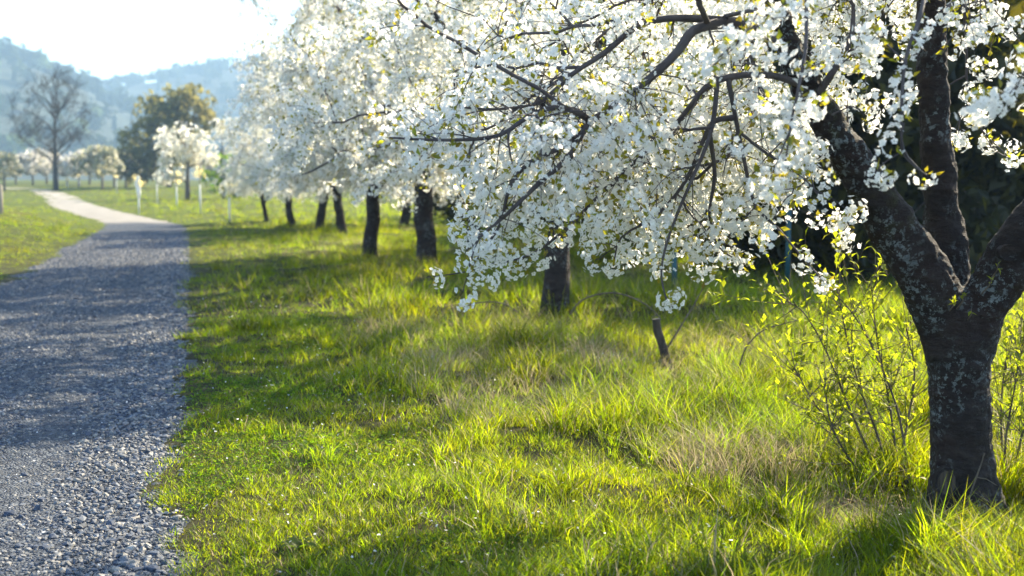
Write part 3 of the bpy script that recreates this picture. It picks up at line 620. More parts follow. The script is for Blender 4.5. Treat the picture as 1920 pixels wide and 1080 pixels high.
EA = [(at(1220, 120, 5.3), (1.0, .9, .75), 3.0), (at(1040, 290, 5.0), (.75, .8, .55), 1.5), (at(1350, 300, 5.3), (.7, .7, .55), 1.5), (at(1600, -60, 5.3), (1.2, 1.5, .7), 2.4), (at(1250, -200, 5.2), (1.6, 1.9, .9), 2.2), (at(2250, -60, 4.8), (1.4, 1.0, .9), 1.6), (at(1850, -380, 5.0), (1.8, 1.3, .9), 1.6)]
def pick(E, n, ok):
    out = []
    while len(out) < n:
        for e in ellipsoids(E, n):
            if ok(e): out.append(e)
    return np.array(out[:n])
S.grow(pick(EA, 46, inA), .013, .005, 1, .3, 9, minr=.010, maxl=2.4, jit=.015)
S.grow(pick(EA, 250, inA), .007, .003, 2, .4, 8, minr=.004, maxl=1.3)
twigs(S, 1, 380, .12, .38, .25, accept=inA); twigs(S, 2, 1050, .10, .34, .35, r0=.003, accept=lambda e: inA(e, 22))
acc = Acc()
for P, r, l in S.lines:
    if l == 0: continue
    tube(acc, P - gA, r, 8 if r[0] > .012 else (5 if r[0] > .005 else 3), cap=False, wob=.03)
tag(obj('branch', acc.mesh('branch', [M_twig], True), treeA), kind='stuff')
CP, CD = cluster_sites(S, 1, .112, .84, .0085)
q = proj(CP); vis = np.array([inA(p, 45) for p in CP])
for r0, r1, hq in hand:                       # older wood carries no flowers on the side facing out
    hp = catmull(pline(*hq), 6); hr = np.linspace(r0, r1, len(hp)); hp = hp[hr > .006]; hr = hr[hr > .006]
    if len(hp) == 0: continue
    h2 = proj(hp); dd_ = np.hypot(q[:, None, 0] - h2[None, :, 0], q[:, None, 1] - h2[None, :, 1]); kk_ = dd_.argmin(1); near = (dd_.min(1) < 24) & (q[:, 2] < h2[kk_, 2] + .03) & (q[:, 2] > h2[kk_, 2] - .8)
    vis &= ~(near & (rng.random(len(q)) < .6))
for r0, r1, hq in hand:
    if min(a_[2] for a_ in hq) < 4.1:
        hp = catmull(pline(*hq), 6); hp = hp[hp[:, 1] < 4.25]; dd_ = np.linalg.norm(CP[:, None] - hp[None], axis=2).min(1); pk = rng.random(len(CP)) < .75; tip = np.linalg.norm(CP - hp[-1], axis=1) < .34; vis |= (dd_ < .05) & pk & tip
tl = [(P[(r > .0030) & (r < .02)], l) for P, r, l in S.lines if l in (1, 2)]; tl = np.vstack([resample(p_, np.zeros(len(p_)), .05)[0] for p_, _ in tl if len(p_) > 2]); t2 = proj(tl); on = (t2[:, 1] > -40) & (t2[:, 1] < 560) & (t2[:, 0] > 650) & (t2[:, 0] < 1920); t2 = t2[on]
for i0 in range(0, len(q), 400):
    dd_ = np.hypot(q[i0:i0 + 400, None, 0] - t2[None, :, 0], q[i0:i0 + 400, None, 1] - t2[None, :, 1]); blk = ((dd_ < 17) & (q[i0:i0 + 400, None, 2] < t2[None, :, 2] - .02) & (q[i0:i0 + 400, None, 2] > t2[None, :, 2] - .3)).any(1); vis[i0:i0 + 400] &= ~(blk & (rng.random(len(blk)) < .55))
for q_ in sprigs: vis |= np.linalg.norm(CP[:, None] - catmull(pline(*q_), 6)[None], axis=2).min(1) < .055
CP, CD, q = CP[vis], CD[vis], q[vis]
n = len(CP); var = rng.integers(0, 10, n); scl = rng.uniform(.8, 1.2, n)
onscreen = (q[:, 0] > 0) & (q[:, 0] < 1920) & (q[:, 1] > 0) & (q[:, 1] < 560)
rank = np.argsort(np.where(onscreen, q[:, 2] / scl, 99))[:260]; single = np.zeros(n, bool); single[rank] = True
acc = Acc(); FR = frames(CD)
for k in range(10):
    i = np.where((var == k) & ~single)[0]; stamp(acc, CLN[k], FR[i], scl[i], CP[i] - gA)
crownA = tag(obj('crown', acc.mesh('crown', [M_petal, M_leaf]), treeA), kind='stuff')
clm = [make_mesh('blossom_cluster', c[0], c[1], [M_petal, M_leaf], c[2], c[3]) for c in CLN]
from mathutils import Matrix
for i in rank:
    o = obj('blossom_cluster', clm[var[i]], crownA, CP[i] - gA, scale=float(scl[i])); o.rotation_euler = Matrix(FR[i].tolist()).to_euler()
print('tree A clusters', n)

n = 1500; y = 3.4 + 11 * rng.random(n) ** 1.2; x = (-.5 + 1.05 * rng.random(n)) * y; dr_, hw_ = road_dist(x, y); up_ = np.where(np.abs(dr_) < hw_, .012, rng.uniform(.03, .10, n)); zz = np.where(np.abs(dr_) < hw_, road_z(x, y, dr_ / 1.32), gz(x, y)) + up_
acc = Acc(); stamp(acc, (np.array([(-.5, -.35, 0), (.5, -.35, .1), (.55, .3, 0), (-.5, .4, .12)]), np.array([[0, 1, 2], [0, 2, 3]]), np.zeros(2, int), np.ones((4, 3))), frames(rng.normal(0, .35, (n, 3)) + (0, 0, 1)), rng.uniform(.008, .014, n), np.stack([x, y, zz], 1))
tag(obj('fallen_petals', acc.mesh('fallen_petals', [M_petal])), 'scattered fallen white petals on the grass and gravel', 'petals', kind='stuff')

# ------------------------------------------------------------------ the other cherries of the row
def cherry(seed, H, rad, trunk_h, tr, lean, E, n1=26, n2=210, n3=720, n4=1000, step=.1, fork=None, low=1.25):
    """a cherry standing at the origin: trunk, branches, crown meshes"""
    global rng
    keep_rng = rng; rng = np.random.default_rng(seed); s = Skeleton()
    top = np.array((lean[0], lean[1], trunk_h)); P = hermite(np.array((0, 0, -.1)), np.array((0, 0, trunk_h)), top, np.array((lean[0], lean[1], trunk_h * .8)), 8); P[1:-1, :2] += rng.normal(0, .02, (6, 2))
    acc = Acc(); rr = tr * np.array([1.25, 1.06, 1, .96, .95, .97, 1.0, .9]); tube(acc, P, rr, 14, wob=.05)
    nl = 4 if fork is None else len(fork)
    for k in range(nl):
        if fork is None:
            th = k * 6.28 / nl + rng.uniform(-.4, .4); e = np.array((math.cos(th) * rad * .55, math.sin(th) * rad * .55, trunk_h + (H - trunk_h) * rng.uniform(.35, .7)))
        else: e = np.array(fork[k])
        L_ = hermite(P[-2], np.array((e[0] * .6, e[1] * .6, 1.2)), e, (e - top) * .8, 9); L_[1:-1] += rng.normal(0, .03, (7, 3)); lr = np.linspace(tr * .62, tr * .2, 9)
        tube(acc, L_, lr, 10, wob=.04); s.add(L_, lr, 0)
    if fork is None or True:
        e = np.array((lean[0] * 1.5, lean[1] * 1.5, H * .8)); L_ = hermite(P[-2], np.array((0, 0, 1.)), e, np.array((.2, .1, .8)), 9); lr = np.linspace(tr * .6, tr * .15, 9); tube(acc, L_, lr, 10, wob=.04); s.add(L_, lr, 0)
    okz = lambda e: e[2] > low + .15 * math.sin(e[0] * 3 + e[1] * 2) and not (math.hypot(e[0], e[1]) < .7 and e[2] < trunk_h)
    s.grow(pick(E, n1, okz), .035, .010, 1, .3, 9, minr=.02, maxl=4, skip=trunk_h * .6)
    s.grow(pick(E, n2, okz), .014, .004, 2, .5, 8, minr=.006, maxl=2, skip=trunk_h * .6)
    twigs(s, 2, n3, .2, .55, .45, r0=.005, accept=okz); twigs(s, 1, n4 // 3, .2, .6, .4, r0=.005, accept=okz); twigs(s, 3, n4, .15, .4, .4, r0=.004, accept=okz)
    tm = acc.mesh('trunk', [M_bark], True); acc = Acc()
    for p, r, l in s.lines:
        if l: tube(acc, p, r, 6 if r[0] > .012 else 3, cap=False)
    bmh = acc.mesh('branch', [M_twig], True); CP, CD = cluster_sites(s, 2, step, .78, .010); n = len(CP); v = rng.integers(0, 6, n); sc3 = rng.uniform(.8, 1.35, n); FR = frames(CD); acc = Acc()
    for k in range(6):
        i = np.where(v == k)[0]; stamp(acc, CLF[k], FR[i], sc3[i], CP[i])
    print('cherry', seed, 'clusters', n)
    cm = acc.mesh('crown', [M_petalfar, M_leaf]); rng = keep_rng
    return tm, bmh, cm
def ring_E(r, z, h, n, dr=0):
    return [((math.cos(k * 6.283 / n) * r, math.sin(k * 6.283 / n) * r, z + rng.uniform(-.3, .3)), (r * .55, r * .55, h * rng.uniform(.8, 1.1)), 1.0) for k in range(n)]
K1 = cherry(101, 6.0, 3.3, 1.75, .155, (.16, .1), ring_E(2.1, 2.35, 1.55, 6) + [((0, 0, 4.3), (1.7, 1.7, 1.3), 2.0)])
K2 = cherry(202, 6.6, 3.4, 1.9, .165, (-.1, .1), low=1.4, n2=270, n3=900, n4=1200, E=ring_E(2.2, 2.5, 1.65, 6) + ring_E(2.1, 4.3, 1.2, 5) + [((-.2, 0, 4.8), (1.9, 1.9, 1.4), 2.2)])
K3 = cherry(303, 5.6, 3.0, 1.25, .15, (.22, 0), ring_E(1.9, 2.3, 1.45, 6) + [((0, 0, 4.0), (1.6, 1.6, 1.2), 1.8)], n3=620, n4=850, fork=[(-1.5, .2, 3.0), (1.1, -.3, 3.0), (.3, 1.2, 3.2)], low=1.55)
def plant_cherry(K, px, py, rotz, s, label, Yover=None, name='cherry_tree', group='blossoming cherry trees in the orchard row', sx=1.0):
    p = gpt(px, py) if Yover is None else None
    if Yover is not None: p = at(px, py, Yover); p[2] = float(gz(p[0], p[1]))
    e = empty(name, p, label, 'cherry tree', group, rotz, s)
    for nm, me in zip(('trunk', 'branch', 'crown'), K):
        o = obj(nm, me, e)
        if nm in ('crown', 'branch'): o['kind'] = 'stuff'
    return e
plant_cherry(K1, 1040, 586, .3, .95, 'cherry tree with stout lichen-patched trunk behind the leaning sawn-off post')
plant_cherry(K2, 800, 507, 1.9, .99, 'cherry tree with thick straight dark trunk, one tree further than the stout patched one')
plant_cherry(K1, 889, 480, 4.1, .95, 'cherry tree half hidden behind low blossom boughs, between two thicker trunks', 22.8)
plant_cherry(K2, 695, 481, 4.6, .82, 'slender straight cherry tree behind a thick dark trunk, boughs hanging low')
plant_cherry(K1, 641, 443, 2.2, .82, 'thin-stemmed cherry tree between the slender straight one and the low forked one')
plant_cherry(K3, 600, 430, .1, .92, 'cherry tree forking low into a wide V of dark limbs')
plant_cherry(K2, 545, 423, .9, .70, 'upright dark-stemmed cherry tree beyond the low V-forked one')
plant_cherry(K3, 499, 416, 2.9, .55, 'small young cherry tree at the far end of the blossoming row')
plant_cherry(K3, 1180, 455, 1.2, 1.0, 'cherry tree standing back by the dark wood edge, trunk hidden by blossom', 27.0, group='blossoming cherry trees behind the row')
plant_cherry(K1, 760, 425, 5.2, .95, 'cherry tree behind the row, its trunk lost among nearer blossom boughs', 37.0, group='blossoming cherry trees behind the row')

# ------------------------------------------------------------------ far trees
def far_crown(E, n, leafm, size, tones, tone_fn=None, lumps=4):
    a = Acc(); E = E + [(np.array(c) + rand_dirs(1)[0] * np.array(r) * .95, np.array(r) * rng.uniform(.25, .45), wt * .22) for c, r, wt in E for _ in range(lumps)]; pts_ = ellipsoids(E, n, .15); 
    t = (np.array([(-.5, -.4, 0), (.55, -.25, .1), (.1, .55, -.08), (-.35, .3, .12)]), np.array([[0, 1, 2], [0, 2, 3]]), np.zeros(2, int), np.ones((4, 3)))
    cl = vnoise(pts_[:, 0] * 1.1 + 40, pts_[:, 2] * 1.3 + pts_[:, 1] * .7, 8); k = cl > .35; pts_ = pts_[k]; n = len(pts_)
    tone = np.array(tones)[rng.integers(0, len(tones), n)] * rng.uniform(.7, 1.2, (n, 1))
    if tone_fn is not None: tone = tone_fn(pts_, tone)
    stamp(a, t, frames(rand_dirs(n)), rng.uniform(.6, 1.4, n) * size, pts_, tone); return a.mesh('crown', [leafm])
def far_wood(h, r, E, nb, bark, levels=2, nb2=60, rise=0.0):
    s = Skeleton(); P = hermite(np.array((0, 0, -.1)), np.array((0, 0, h)), np.array((.1, 0, h * .8)), np.array((0, 0, h * .6)), 8); rr = np.linspace(r, r * .25, 8); s.add(P, rr, 0)
    s.grow(ellipsoids(E, nb, .5) , r * .4, r * .08, 1, -.3, 7, minr=r * .2, skip=h * .18, rise=rise)
    s.grow(ellipsoids(E, nb2, .4), r * .13, r * .03, 2, -.1, 6, minr=0, skip=h * .2, rise=rise)
    a = Acc(); tube(a, P, rr, 9, wob=.04); b = Acc()
    for p, q, l in s.lines:
        if l: tube(b, p, q, 4, cap=False)
    return a.mesh('trunk', [bark], True), b.mesh('branch', [bark], True), s
def thing_tree(name, p, label, cat, parts, group=None, rotz=0, s=1.0):
    e = empty(name, p, label, cat, group, rotz, s)
    for nm, me in parts:
        o = obj(nm, me, e)
        if nm in ('crown', 'branch'): o['kind'] = 'stuff'
    return e
# the bare tree by the bend
pB = gpt(105, 349); hB = (348 - 120) / F * pB[1]
E = [((0, 0, hB * .62), (hB * .34, hB * .34, hB * .30), 2), ((0, 0, hB * .82), (hB * .2, hB * .2, hB * .18), 1), ((0, 0, hB * .45), (hB * .36, hB * .36, hB * .1), 1)]
M_bare = solid('bare_bark', (.018, .015, .014), (.045, .038, .034), 4, .9, .2)
tm, bmh, sk = far_wood(hB * .72, hB * .024, E, 46, M_bare, nb2=230, rise=2.0); twigs(sk, 2, 1500, hB * .04, hB * .11, -.1, r0=hB * .0011)
b = Acc()
for p, q, l in sk.lines:
    if l: tube(b, p, np.maximum(q, hB * .001), 3, cap=False)
bmh = b.mesh('branch', [M_bare], True)
thing_tree('bare_tree', pB, 'tall bare leafless tree beside the bend of the pale track', 'tree', [('trunk', tm), ('branch', bmh)])
# big round tree with pinkish top, blossom tree in front, green bush, slim bare tree
M_bigleaf = leafy('big_tree_leaf', (.10, .105, .045), (.24, .24, .08), .5, 0)
pG = gpt(316, 352); d = pG[1]; m_ = d / F
def toned(p, t):
    z = p[:, 2] / (195 * m_); f = smooth(.55, .95, z + rng.normal(0, .15, len(p)) + .5 * np.abs(p[:, 0]) / (80 * m_) - .2)[:, None]; return t * (1 - f) + np.array((1.45, 1.3, 1.25)) * f
E = [((10 * m_, 0, 120 * m_), (75 * m_, 60 * m_, 72 * m_), 3), ((50 * m_, 0, 140 * m_), (48 * m_, 50 * m_, 52 * m_), 1.4), ((-30 * m_, 0, 75 * m_), (62 * m_, 55 * m_, 60 * m_), 2), ((-60 * m_, 0, 40 * m_), (45 * m_, 40 * m_, 38 * m_), 1.2)]
tm, bmh, sk = far_wood(150 * m_, 7 * m_, E, 24, M_dead)
thing_tree('broad_tree', pG, 'broad rounded dark tree with pinkish budding top behind a white blossom tree', 'tree', [('trunk', tm), ('branch', bmh), ('crown', far_crown(E, 5200, M_bigleaf, 8 * m_, [(1, 1, 1), (.7, .8, .8), (1.2, 1.1, .7)], toned, 1))])
pW = gpt(352, 374); m_ = pW[1] / F
E = [((-12 * m_, 0, 105 * m_), (48 * m_, 45 * m_, 42 * m_), 3), ((30 * m_, 0, 95 * m_), (30 * m_, 30 * m_, 35 * m_), 1), ((-28 * m_, 0, 55 * m_), (32 * m_, 30 * m_, 28 * m_), 1.2)]
tm, bmh, sk = far_wood(115 * m_, 5 * m_, E, 18, M_dead)
thing_tree('blossom_tree', pW, 'rounded white blossom tree with leaning dark trunk in front of the broad dark tree', 'tree', [('trunk', tm), ('branch', bmh), ('crown', far_crown(E, 2400, M_petalfar, 6 * m_, [(.95, .93, .92), (.85, .84, .8), (.7, .68, .55)]))])
pS = gpt(420, 372); m_ = pS[1] / F
E = [((0, 0, 48 * m_), (42 * m_, 36 * m_, 40 * m_), 2), ((25 * m_, 0, 25 * m_), (22 * m_, 20 * m_, 26 * m_), 1)]
tm, bmh, sk = far_wood(70 * m_, 3 * m_, E, 10, M_dead)
thing_tree('green_bush', pS, 'dense green bush beside the white blossom tree', 'bush', [('trunk', tm), ('branch', bmh), ('crown', far_crown(E, 2200, M_bigleaf, 6 * m_, [(.9, 1.6, .5), (.6, 1.1, .4), (1.2, 1.8, .5)]))])
pP = gpt(417, 371); m_ = pP[1] * 1.03 / F; pP = at(417, 371, pP[1] * 1.03); pP[2] = float(gz(pP[0], pP[1]))
E = [((0, 0, 95 * m_), (12 * m_, 12 * m_, 60 * m_), 1)]
tm, bmh, sk = far_wood(165 * m_, 2.5 * m_, E, 50, M_dead, nb2=120)
thing_tree('slim_bare_tree', pP, 'slim upright bare tree rising behind the green bush', 'tree', [('trunk', tm), ('branch', bmh)])
# far orchard: small blossom trees in a line
m_ = .07
Ef = [((math.cos(k) * 1.3, math.sin(k) * 1.3, 2.6), (1.3, 1.3, 1.2), 1) for k in range(0, 6, 2)] + [((0, 0, 3.4), (1.3, 1.3, 1.0), 1)]
orch = []
for tones in ([(.75, .73, .72), (.66, .63, .6), (.5, .48, .40)], [(.6, .58, .5), (.46, .46, .32), (.38, .37, .24)]):
    tm, bmh, sk = far_wood(3.6, .16, Ef, 14, M_dead); orch.append([('trunk', tm), ('branch', bmh), ('crown', far_crown(Ef, 1100, M_petalfar, .42, tones))])
ORCH = [(-40, 150, 0, 1.1, 'pale far orchard tree past the grey wooden post, at the open field end'), (8, 120, 1, .95, 'yellowish far orchard tree directly behind the grey wooden post'), (30, 165, 0, 1.0, 'first pale blossom tree from the wooden post towards the bare tree'), (62, 155, 0, 1.15, 'second pale blossom tree from the wooden post towards the bare tree'),
 (88, 172, 0, 1.2, 'pale blossom tree close beside the bare tree, on the wooden post side'), (126, 160, 0, 1.0, 'pale blossom tree close beside the bare tree, on the broad dark tree side'), (148, 150, 0, 1.05, 'second pale blossom tree from the bare tree towards the broad dark tree'), (168, 165, 1, 1.2, 'third orchard tree from the bare tree towards the broad one, greenish'),
 (192, 125, 1, 1.15, 'fourth orchard tree from the bare tree towards the broad one, large and greenish'), (214, 150, 1, 1.1, 'fifth orchard tree from the bare tree towards the broad one, greenish'), (236, 140, 1, 1.0, 'greenish orchard tree touching the skirt of the broad dark tree'), (262, 150, 0, .9, 'far orchard tree half hidden behind the broad dark tree'),
 (395, 150, 0, .9, 'far blossom tree glimpsed between the white blossom tree and the green bush'), (440, 120, 0, 1.0, 'far blossom tree just past the green bush'), (470, 110, 0, 1.1, 'far blossom tree behind the far end of the cherry row')]
for px, Y, v, sc_, lab in ORCH:
    p = at(px, 345, Y); p[2] = float(gz(p[0], p[1])); thing_tree('orchard_tree', p, lab, 'tree', orch[v], 'far orchard trees', random.uniform(0, 6), sc_)

# young trees tied to pale stakes
def sapling(px, py, label, hpx, crown_tone, size=1.0, sleeve=False):
    p = gpt(px, py); m_ = p[1] / F; hh = hpx * m_
    e = empty('sapling', p, label, 'young tree', 'young staked trees on the verge')
    a = Acc(); tube(a, [(0, 0, -.1), (.01, 0, hh * .35), (0, .01, hh * .7), (.02, 0, hh)], [.03, .027, .02, .008], 7); obj('trunk', a.mesh('trunk', [M_dead], True), e)
    a = Acc(); tube(a, [(.0, 0, -.02), (0.0, 0, hh * .3), (0, 0, hh * .62)], [.036, .038, .036], 9, wob=.04); obj('trunk_guard', a.mesh('trunk_guard', [M_whitewood], True), e)
    if sleeve:
        a = Acc(); tube(a, [(.02, -.05, hh * .42), (.04, -.06, hh * .55), (.0, -.05, hh * .8), (.02, -.05, hh)], [.04, .11, .13, .07], 8, wob=.12); obj('sleeve', a.mesh('sleeve', [M_whitewood]), e)
    s = Skeleton(); s.add(np.array([(0, 0, hh * .6), (.01, 0, hh * .8), (.02, 0, hh)]), np.array([.02, .015, .008]), 0)
    Es = [((0, 0, hh * .86), (.3 * size, .3 * size, .26 * size), 1)]; s.grow(ellipsoids(Es, 9, .6), .008, .004, 1, -.2, 5); b = Acc()
    for q, r, l in s.lines:
        if l: tube(b, q, r, 3, cap=False)
    tag(obj('branch', b.mesh('branch', [M_dead]), e), kind='stuff')
    a = Acc()
    for c, _ in ((q[-1], 0) for q, r, l in s.lines if l):
        for k in range(9):
            dd = rand_dirs(1)[0]; leaf_tmpl(a, c + rng.normal(0, .05, 3), dd, rng.uniform(.08, .15), np.array(crown_tone) * rng.uniform(.7, 1.2), 0)
    tag(obj('crown', a.mesh('crown', [M_petalfar if crown_tone[2] > .5 else M_green]), e), kind='stuff')
YG = (1.25, 1.1, .6); WH = (.95, .95, .85)
sapling(261, 402, 'staked young tree wrapped in a loose white sleeve beside the track bend', 72, YG, .8, True)
sapling(295, 382, 'staked young tree with a few white blossoms, in front of the broad dark tree', 62, WH)
sapling(332, 389, 'staked young tree with a broad tuft of yellowish leaves before the white blossom tree', 66, YG, 1.1)
sapling(376, 402, 'staked young tree with a narrow upright tuft of pale leaves', 86, YG, .8)
sapling(431, 417, 'staked young tree with a small yellow-green tuft, next to the row of cherries', 74, YG, .9)
sapling(219, 363, 'staked young tree with a bare top in the shade of the broad dark tree', 38, YG, .6)
sapling(149, 353, 'small staked tree on the verge near the bare tree', 26, YG, .5)
sapling(126, 351, 'tiny staked tree right beside the bare tree', 24, YG, .5)

# wooden fence post on the far side of the road
p = gpt(2, 404); e = empty('fence_post', p, 'grey weathered wooden post in the meadow across the track', 'post'); a = Acc(); hh = 57 * p[1] / F
tube(a, [(0, 0, -.2), (.005, 0, hh * .5), (.0, 0, hh * .97), (0, 0, hh)], [.075, .073, .07, .055], 9, wob=.02); obj('shaft', a.mesh('shaft', [M_post], True), e)
a = Acc(); tube(a, [(0, 0, hh * .985), (0, 0, hh + .012)], [.06, .045], 9); obj('cap', a.mesh('cap', [M_dead]), e)
# teal steel posts by the wood
for px, py, top, lab in ((1476, 542, 375, 'slim teal-painted steel post standing in the shade before the wood'), (1264, 540, 470, 'faded teal steel post hidden behind hanging blossom')):
    p = at(px, py, 15.6); p[2] = float(gz(p[0], p[1])); hh = (py - top) * 15.6 / F; e = empty('steel_post', p, lab, 'post', 'teal fence posts'); a = Acc(); tube(a, [(0, 0, -.1), (0, 0, hh * .5), (0, 0, hh)], [.036, .036, .036], 10); obj('shaft', a.mesh('shaft', [M_teal], True), e)
    a = Acc(); tube(a, [(0, 0, hh - .01), (0, 0, hh + .02), (0, 0, hh + .03)], [.042, .042, .02], 10); obj('cap', a.mesh('cap', [M_teal]), e)
# leaning sawn-off post
p = gpt(1252, 694); Yp = p[1]; e = empty('stub', p, 'short leaning sawn-off post with rough dark bark', 'post'); a = Acc(); q = [at(1262, 722, Yp) - p, at(1252, 690, Yp) - p, at(1243, 650, Yp) - p, at(1233, 620, Yp) - p, at(1230, 598, Yp) - p]
tube(a, q, [.042, .042, .037, .037, .036], 11, wob=.05, cap=False); obj('bark', a.mesh('bark', [M_stubbark], True), e)
a = Acc(); u = (q[-1] - q[-2]) / np.linalg.norm(q[-1] - q[-2]); tube(a, [q[-1] - u * .01, q[-1] + u * .002], [.033, .031], 11); obj('sawn_end', a.mesh('sawn_end', [M_cut]), e)
def twig_thing(name, label, pts_, r0, r1, side=6, group=None, cat='twig'):
    P = catmull(np.array(pts_), 5); o = P[0].copy(); e = empty(name, o, label, cat, group); a = Acc(); tube(a, P - o, np.linspace(r0, r1, len(P)), 6, wob=.06); obj('stem', a.mesh('stem', [M_dead], True), e)
    if side:
        for k in range(side):
            b = Acc(); i = rng.integers(2, len(P) - 1); d = rand_dirs(1)[0] * (1, 1, .6) * rng.uniform(.05, .14); tube(b, np.array([P[i], P[i] + d * .5 + (0, 0, .01), P[i] + d]) - o, [r1 * .9, r1 * .8, r1 * .5], 4)
            obj('side_shoot', b.mesh('side_shoot', [M_dead]), e)
twig_thing('dry_stem', 'thin dry stem springing up from behind the leaning sawn-off post', [at(1250, 655, Yp + .1), at(1268, 625, Yp + .1), at(1290, 590, Yp + .12), at(1312, 552, Yp + .15), at(1325, 525, Yp + .15)], .008, .003, 2)
twig_thing('bramble', 'long arching bramble stem between the stout trunk and the sawn-off post', [at(1068, 590, 11.6), at(1085, 568, 11.5), at(1110, 555, 11.4), at(1150, 549, 11.3), at(1190, 560, 11.2), at(1220, 578, 11.1), at(1240, 600, 11)], .010, .005, 9)
twig_thing('bramble', 'low bramble stem curving through the grass before the stout trunk', [at(862, 585, 11.6), at(880, 572, 11.5), at(915, 566, 11.4), at(945, 570, 11.4), at(970, 585, 11.3), at(985, 600, 11.3)], .009, .004, 7)
twig_thing('dry_stem', 'budding arched stem leaning over the grass towards the leafy shoots', [at(1385, 690, 8.0), at(1400, 650, 8.0), at(1430, 620, 7.9), at(1470, 607, 7.8), at(1500, 600, 7.8)], .006, .003, 12)
twig_thing('dry_stem', 'bleached dry stalk leaning against the big trunk', [at(1808, 968, 4.93), at(1822, 920, 4.95), at(1836, 880, 4.98), at(1846, 850, 5.0)], .005, .003, 2)

# leafy shoots round the foot of the big cherry
def shoot_bush(name, label, p, stems, nleaf, parts_leaf):
    e = empty(name, p, label, 'shrub'); leaves = []
    for q in stems:
        P = catmull(np.array(q), 4); a = Acc(); tube(a, P - p, np.linspace(.008, .0025, len(P)), 6, wob=.05)
        s = Skeleton(); s.add(P, np.linspace(.010, .003, len(P)), 2); twigs(s, 2, 20, .12, .42, -.15, r0=.0026); twigs(s, 3, 16, .08, .2, -.05, r0=.0025)
        for k, (Q, r, l) in enumerate(s.lines):
            if l > 2: tube(a, Q - p, r, 4, cap=False)
            Q2, _ = resample(Q, r, .024 if l > 2 else .04); t = np.gradient(Q2, axis=0)
            for w_, tt in zip(Q2[(len(Q2) // 3 if l == 2 else 1):], t[(len(Q2) // 3 if l == 2 else 1):]):
                dd = tt / max(np.linalg.norm(tt), 1e-6) * .6 + rng.normal(0, .6, 3) + (0, 0, .1); leaves.append((w_ + rng.normal(0, .004, 3), dd, rng.uniform(.030, .056)))
        obj('stem', a.mesh('stem', [M_dead], True), e)
    rng.shuffle(leaves); leaves = leaves[:nleaf]; tm_ = []
    for k in range(4):
        a = Acc(); leaf_tmpl(a, np.zeros(3), np.array((1., 0, 0)), 1.0, np.array((1, 1, 1)) * rng.uniform(.85, 1.15), 0, fold=.3 + .1 * k); tm_.append(a.mesh('leaf', [M_green], True))
    a = Acc()
    for k, (w_, dd, L_) in enumerate(leaves):
        if k < parts_leaf:
            o = obj('leaf', tm_[k % 4], e, w_ - p, scale=float(L_)); o.rotation_euler = Vector(dd).to_track_quat('X', 'Z').to_euler()
        else: leaf_tmpl(a, w_ - p, dd, L_, np.array((1, 1, 1)) * rng.uniform(.75, 1.2), 0)
    if len(leaves) > parts_leaf: tag(obj('foliage', a.mesh('foliage', [M_green], True), e), kind='stuff')
pb = gpt(1660, 905)
Yb = pb[1]
stems = [[at(1660, 915, Yb), at(1630, 850, Yb), at(1590, 760, Yb), at(1550, 660, Yb), at(1510, 590, Yb), at(1478, 565, Yb)],
 [at(1668, 915, Yb), at(1650, 830, Yb + .05), at(1610, 720, Yb + .1), at(1585, 620, Yb + .1), at(1570, 540, Yb + .1)],
 [at(1685, 915, Yb), at(1680, 850, Yb + .05), at(1665, 740, Yb + .05), at(1645, 640, Yb + .05), at(1632, 520, Yb + .05)],
 [at(1702, 915, Yb), at(1700, 860, Yb - .05), at(1680, 760, Yb - .05), at(1640, 660, Yb - .05), at(1600, 590, Yb - .05), at(1560, 545, Yb - .05)],
 [at(1675, 915, Yb + .1), at(1700, 800, Yb + .25), at(1715, 700, Yb + .3), at(1700, 620, Yb + .3)],
 [at(1650, 910, Yb + .05), at(1590, 830, Yb + .1), at(1530, 760, Yb + .1), at(1490, 690, Yb + .1)],
 [at(1648, 912, Yb - .05), at(1600, 870, Yb - .1), at(1560, 800, Yb - .1), at(1545, 720, Yb - .1)]]
shoot_bush('leafy_shoots', 'spray of thin dark stems with fresh yellow-green leaves beside the big forked trunk', pb, stems, 1350, 290)
pb2 = gpt(1895, 900); Yb = pb2[1]
stems = [[at(1888, 915, Yb), at(1885, 830, Yb), at(1900, 740, Yb), at(1915, 650, Yb)], [at(1900, 915, Yb), at(1915, 820, Yb), at(1950, 720, Yb), at(1985, 650, Yb)], [at(1892, 915, Yb), at(1878, 820, Yb + .2), at(1880, 720, Yb + .2), at(1890, 680, Yb + .2)], [at(1910, 920, Yb), at(1930, 850, Yb - .1), at(1940, 770, Yb - .1), at(1930, 700, Yb - .1)]]
shoot_bush('leafy_shoots', 'smaller leafy shoots growing under the outward-leaning limb of the big cherry', pb2, stems, 700, 200)

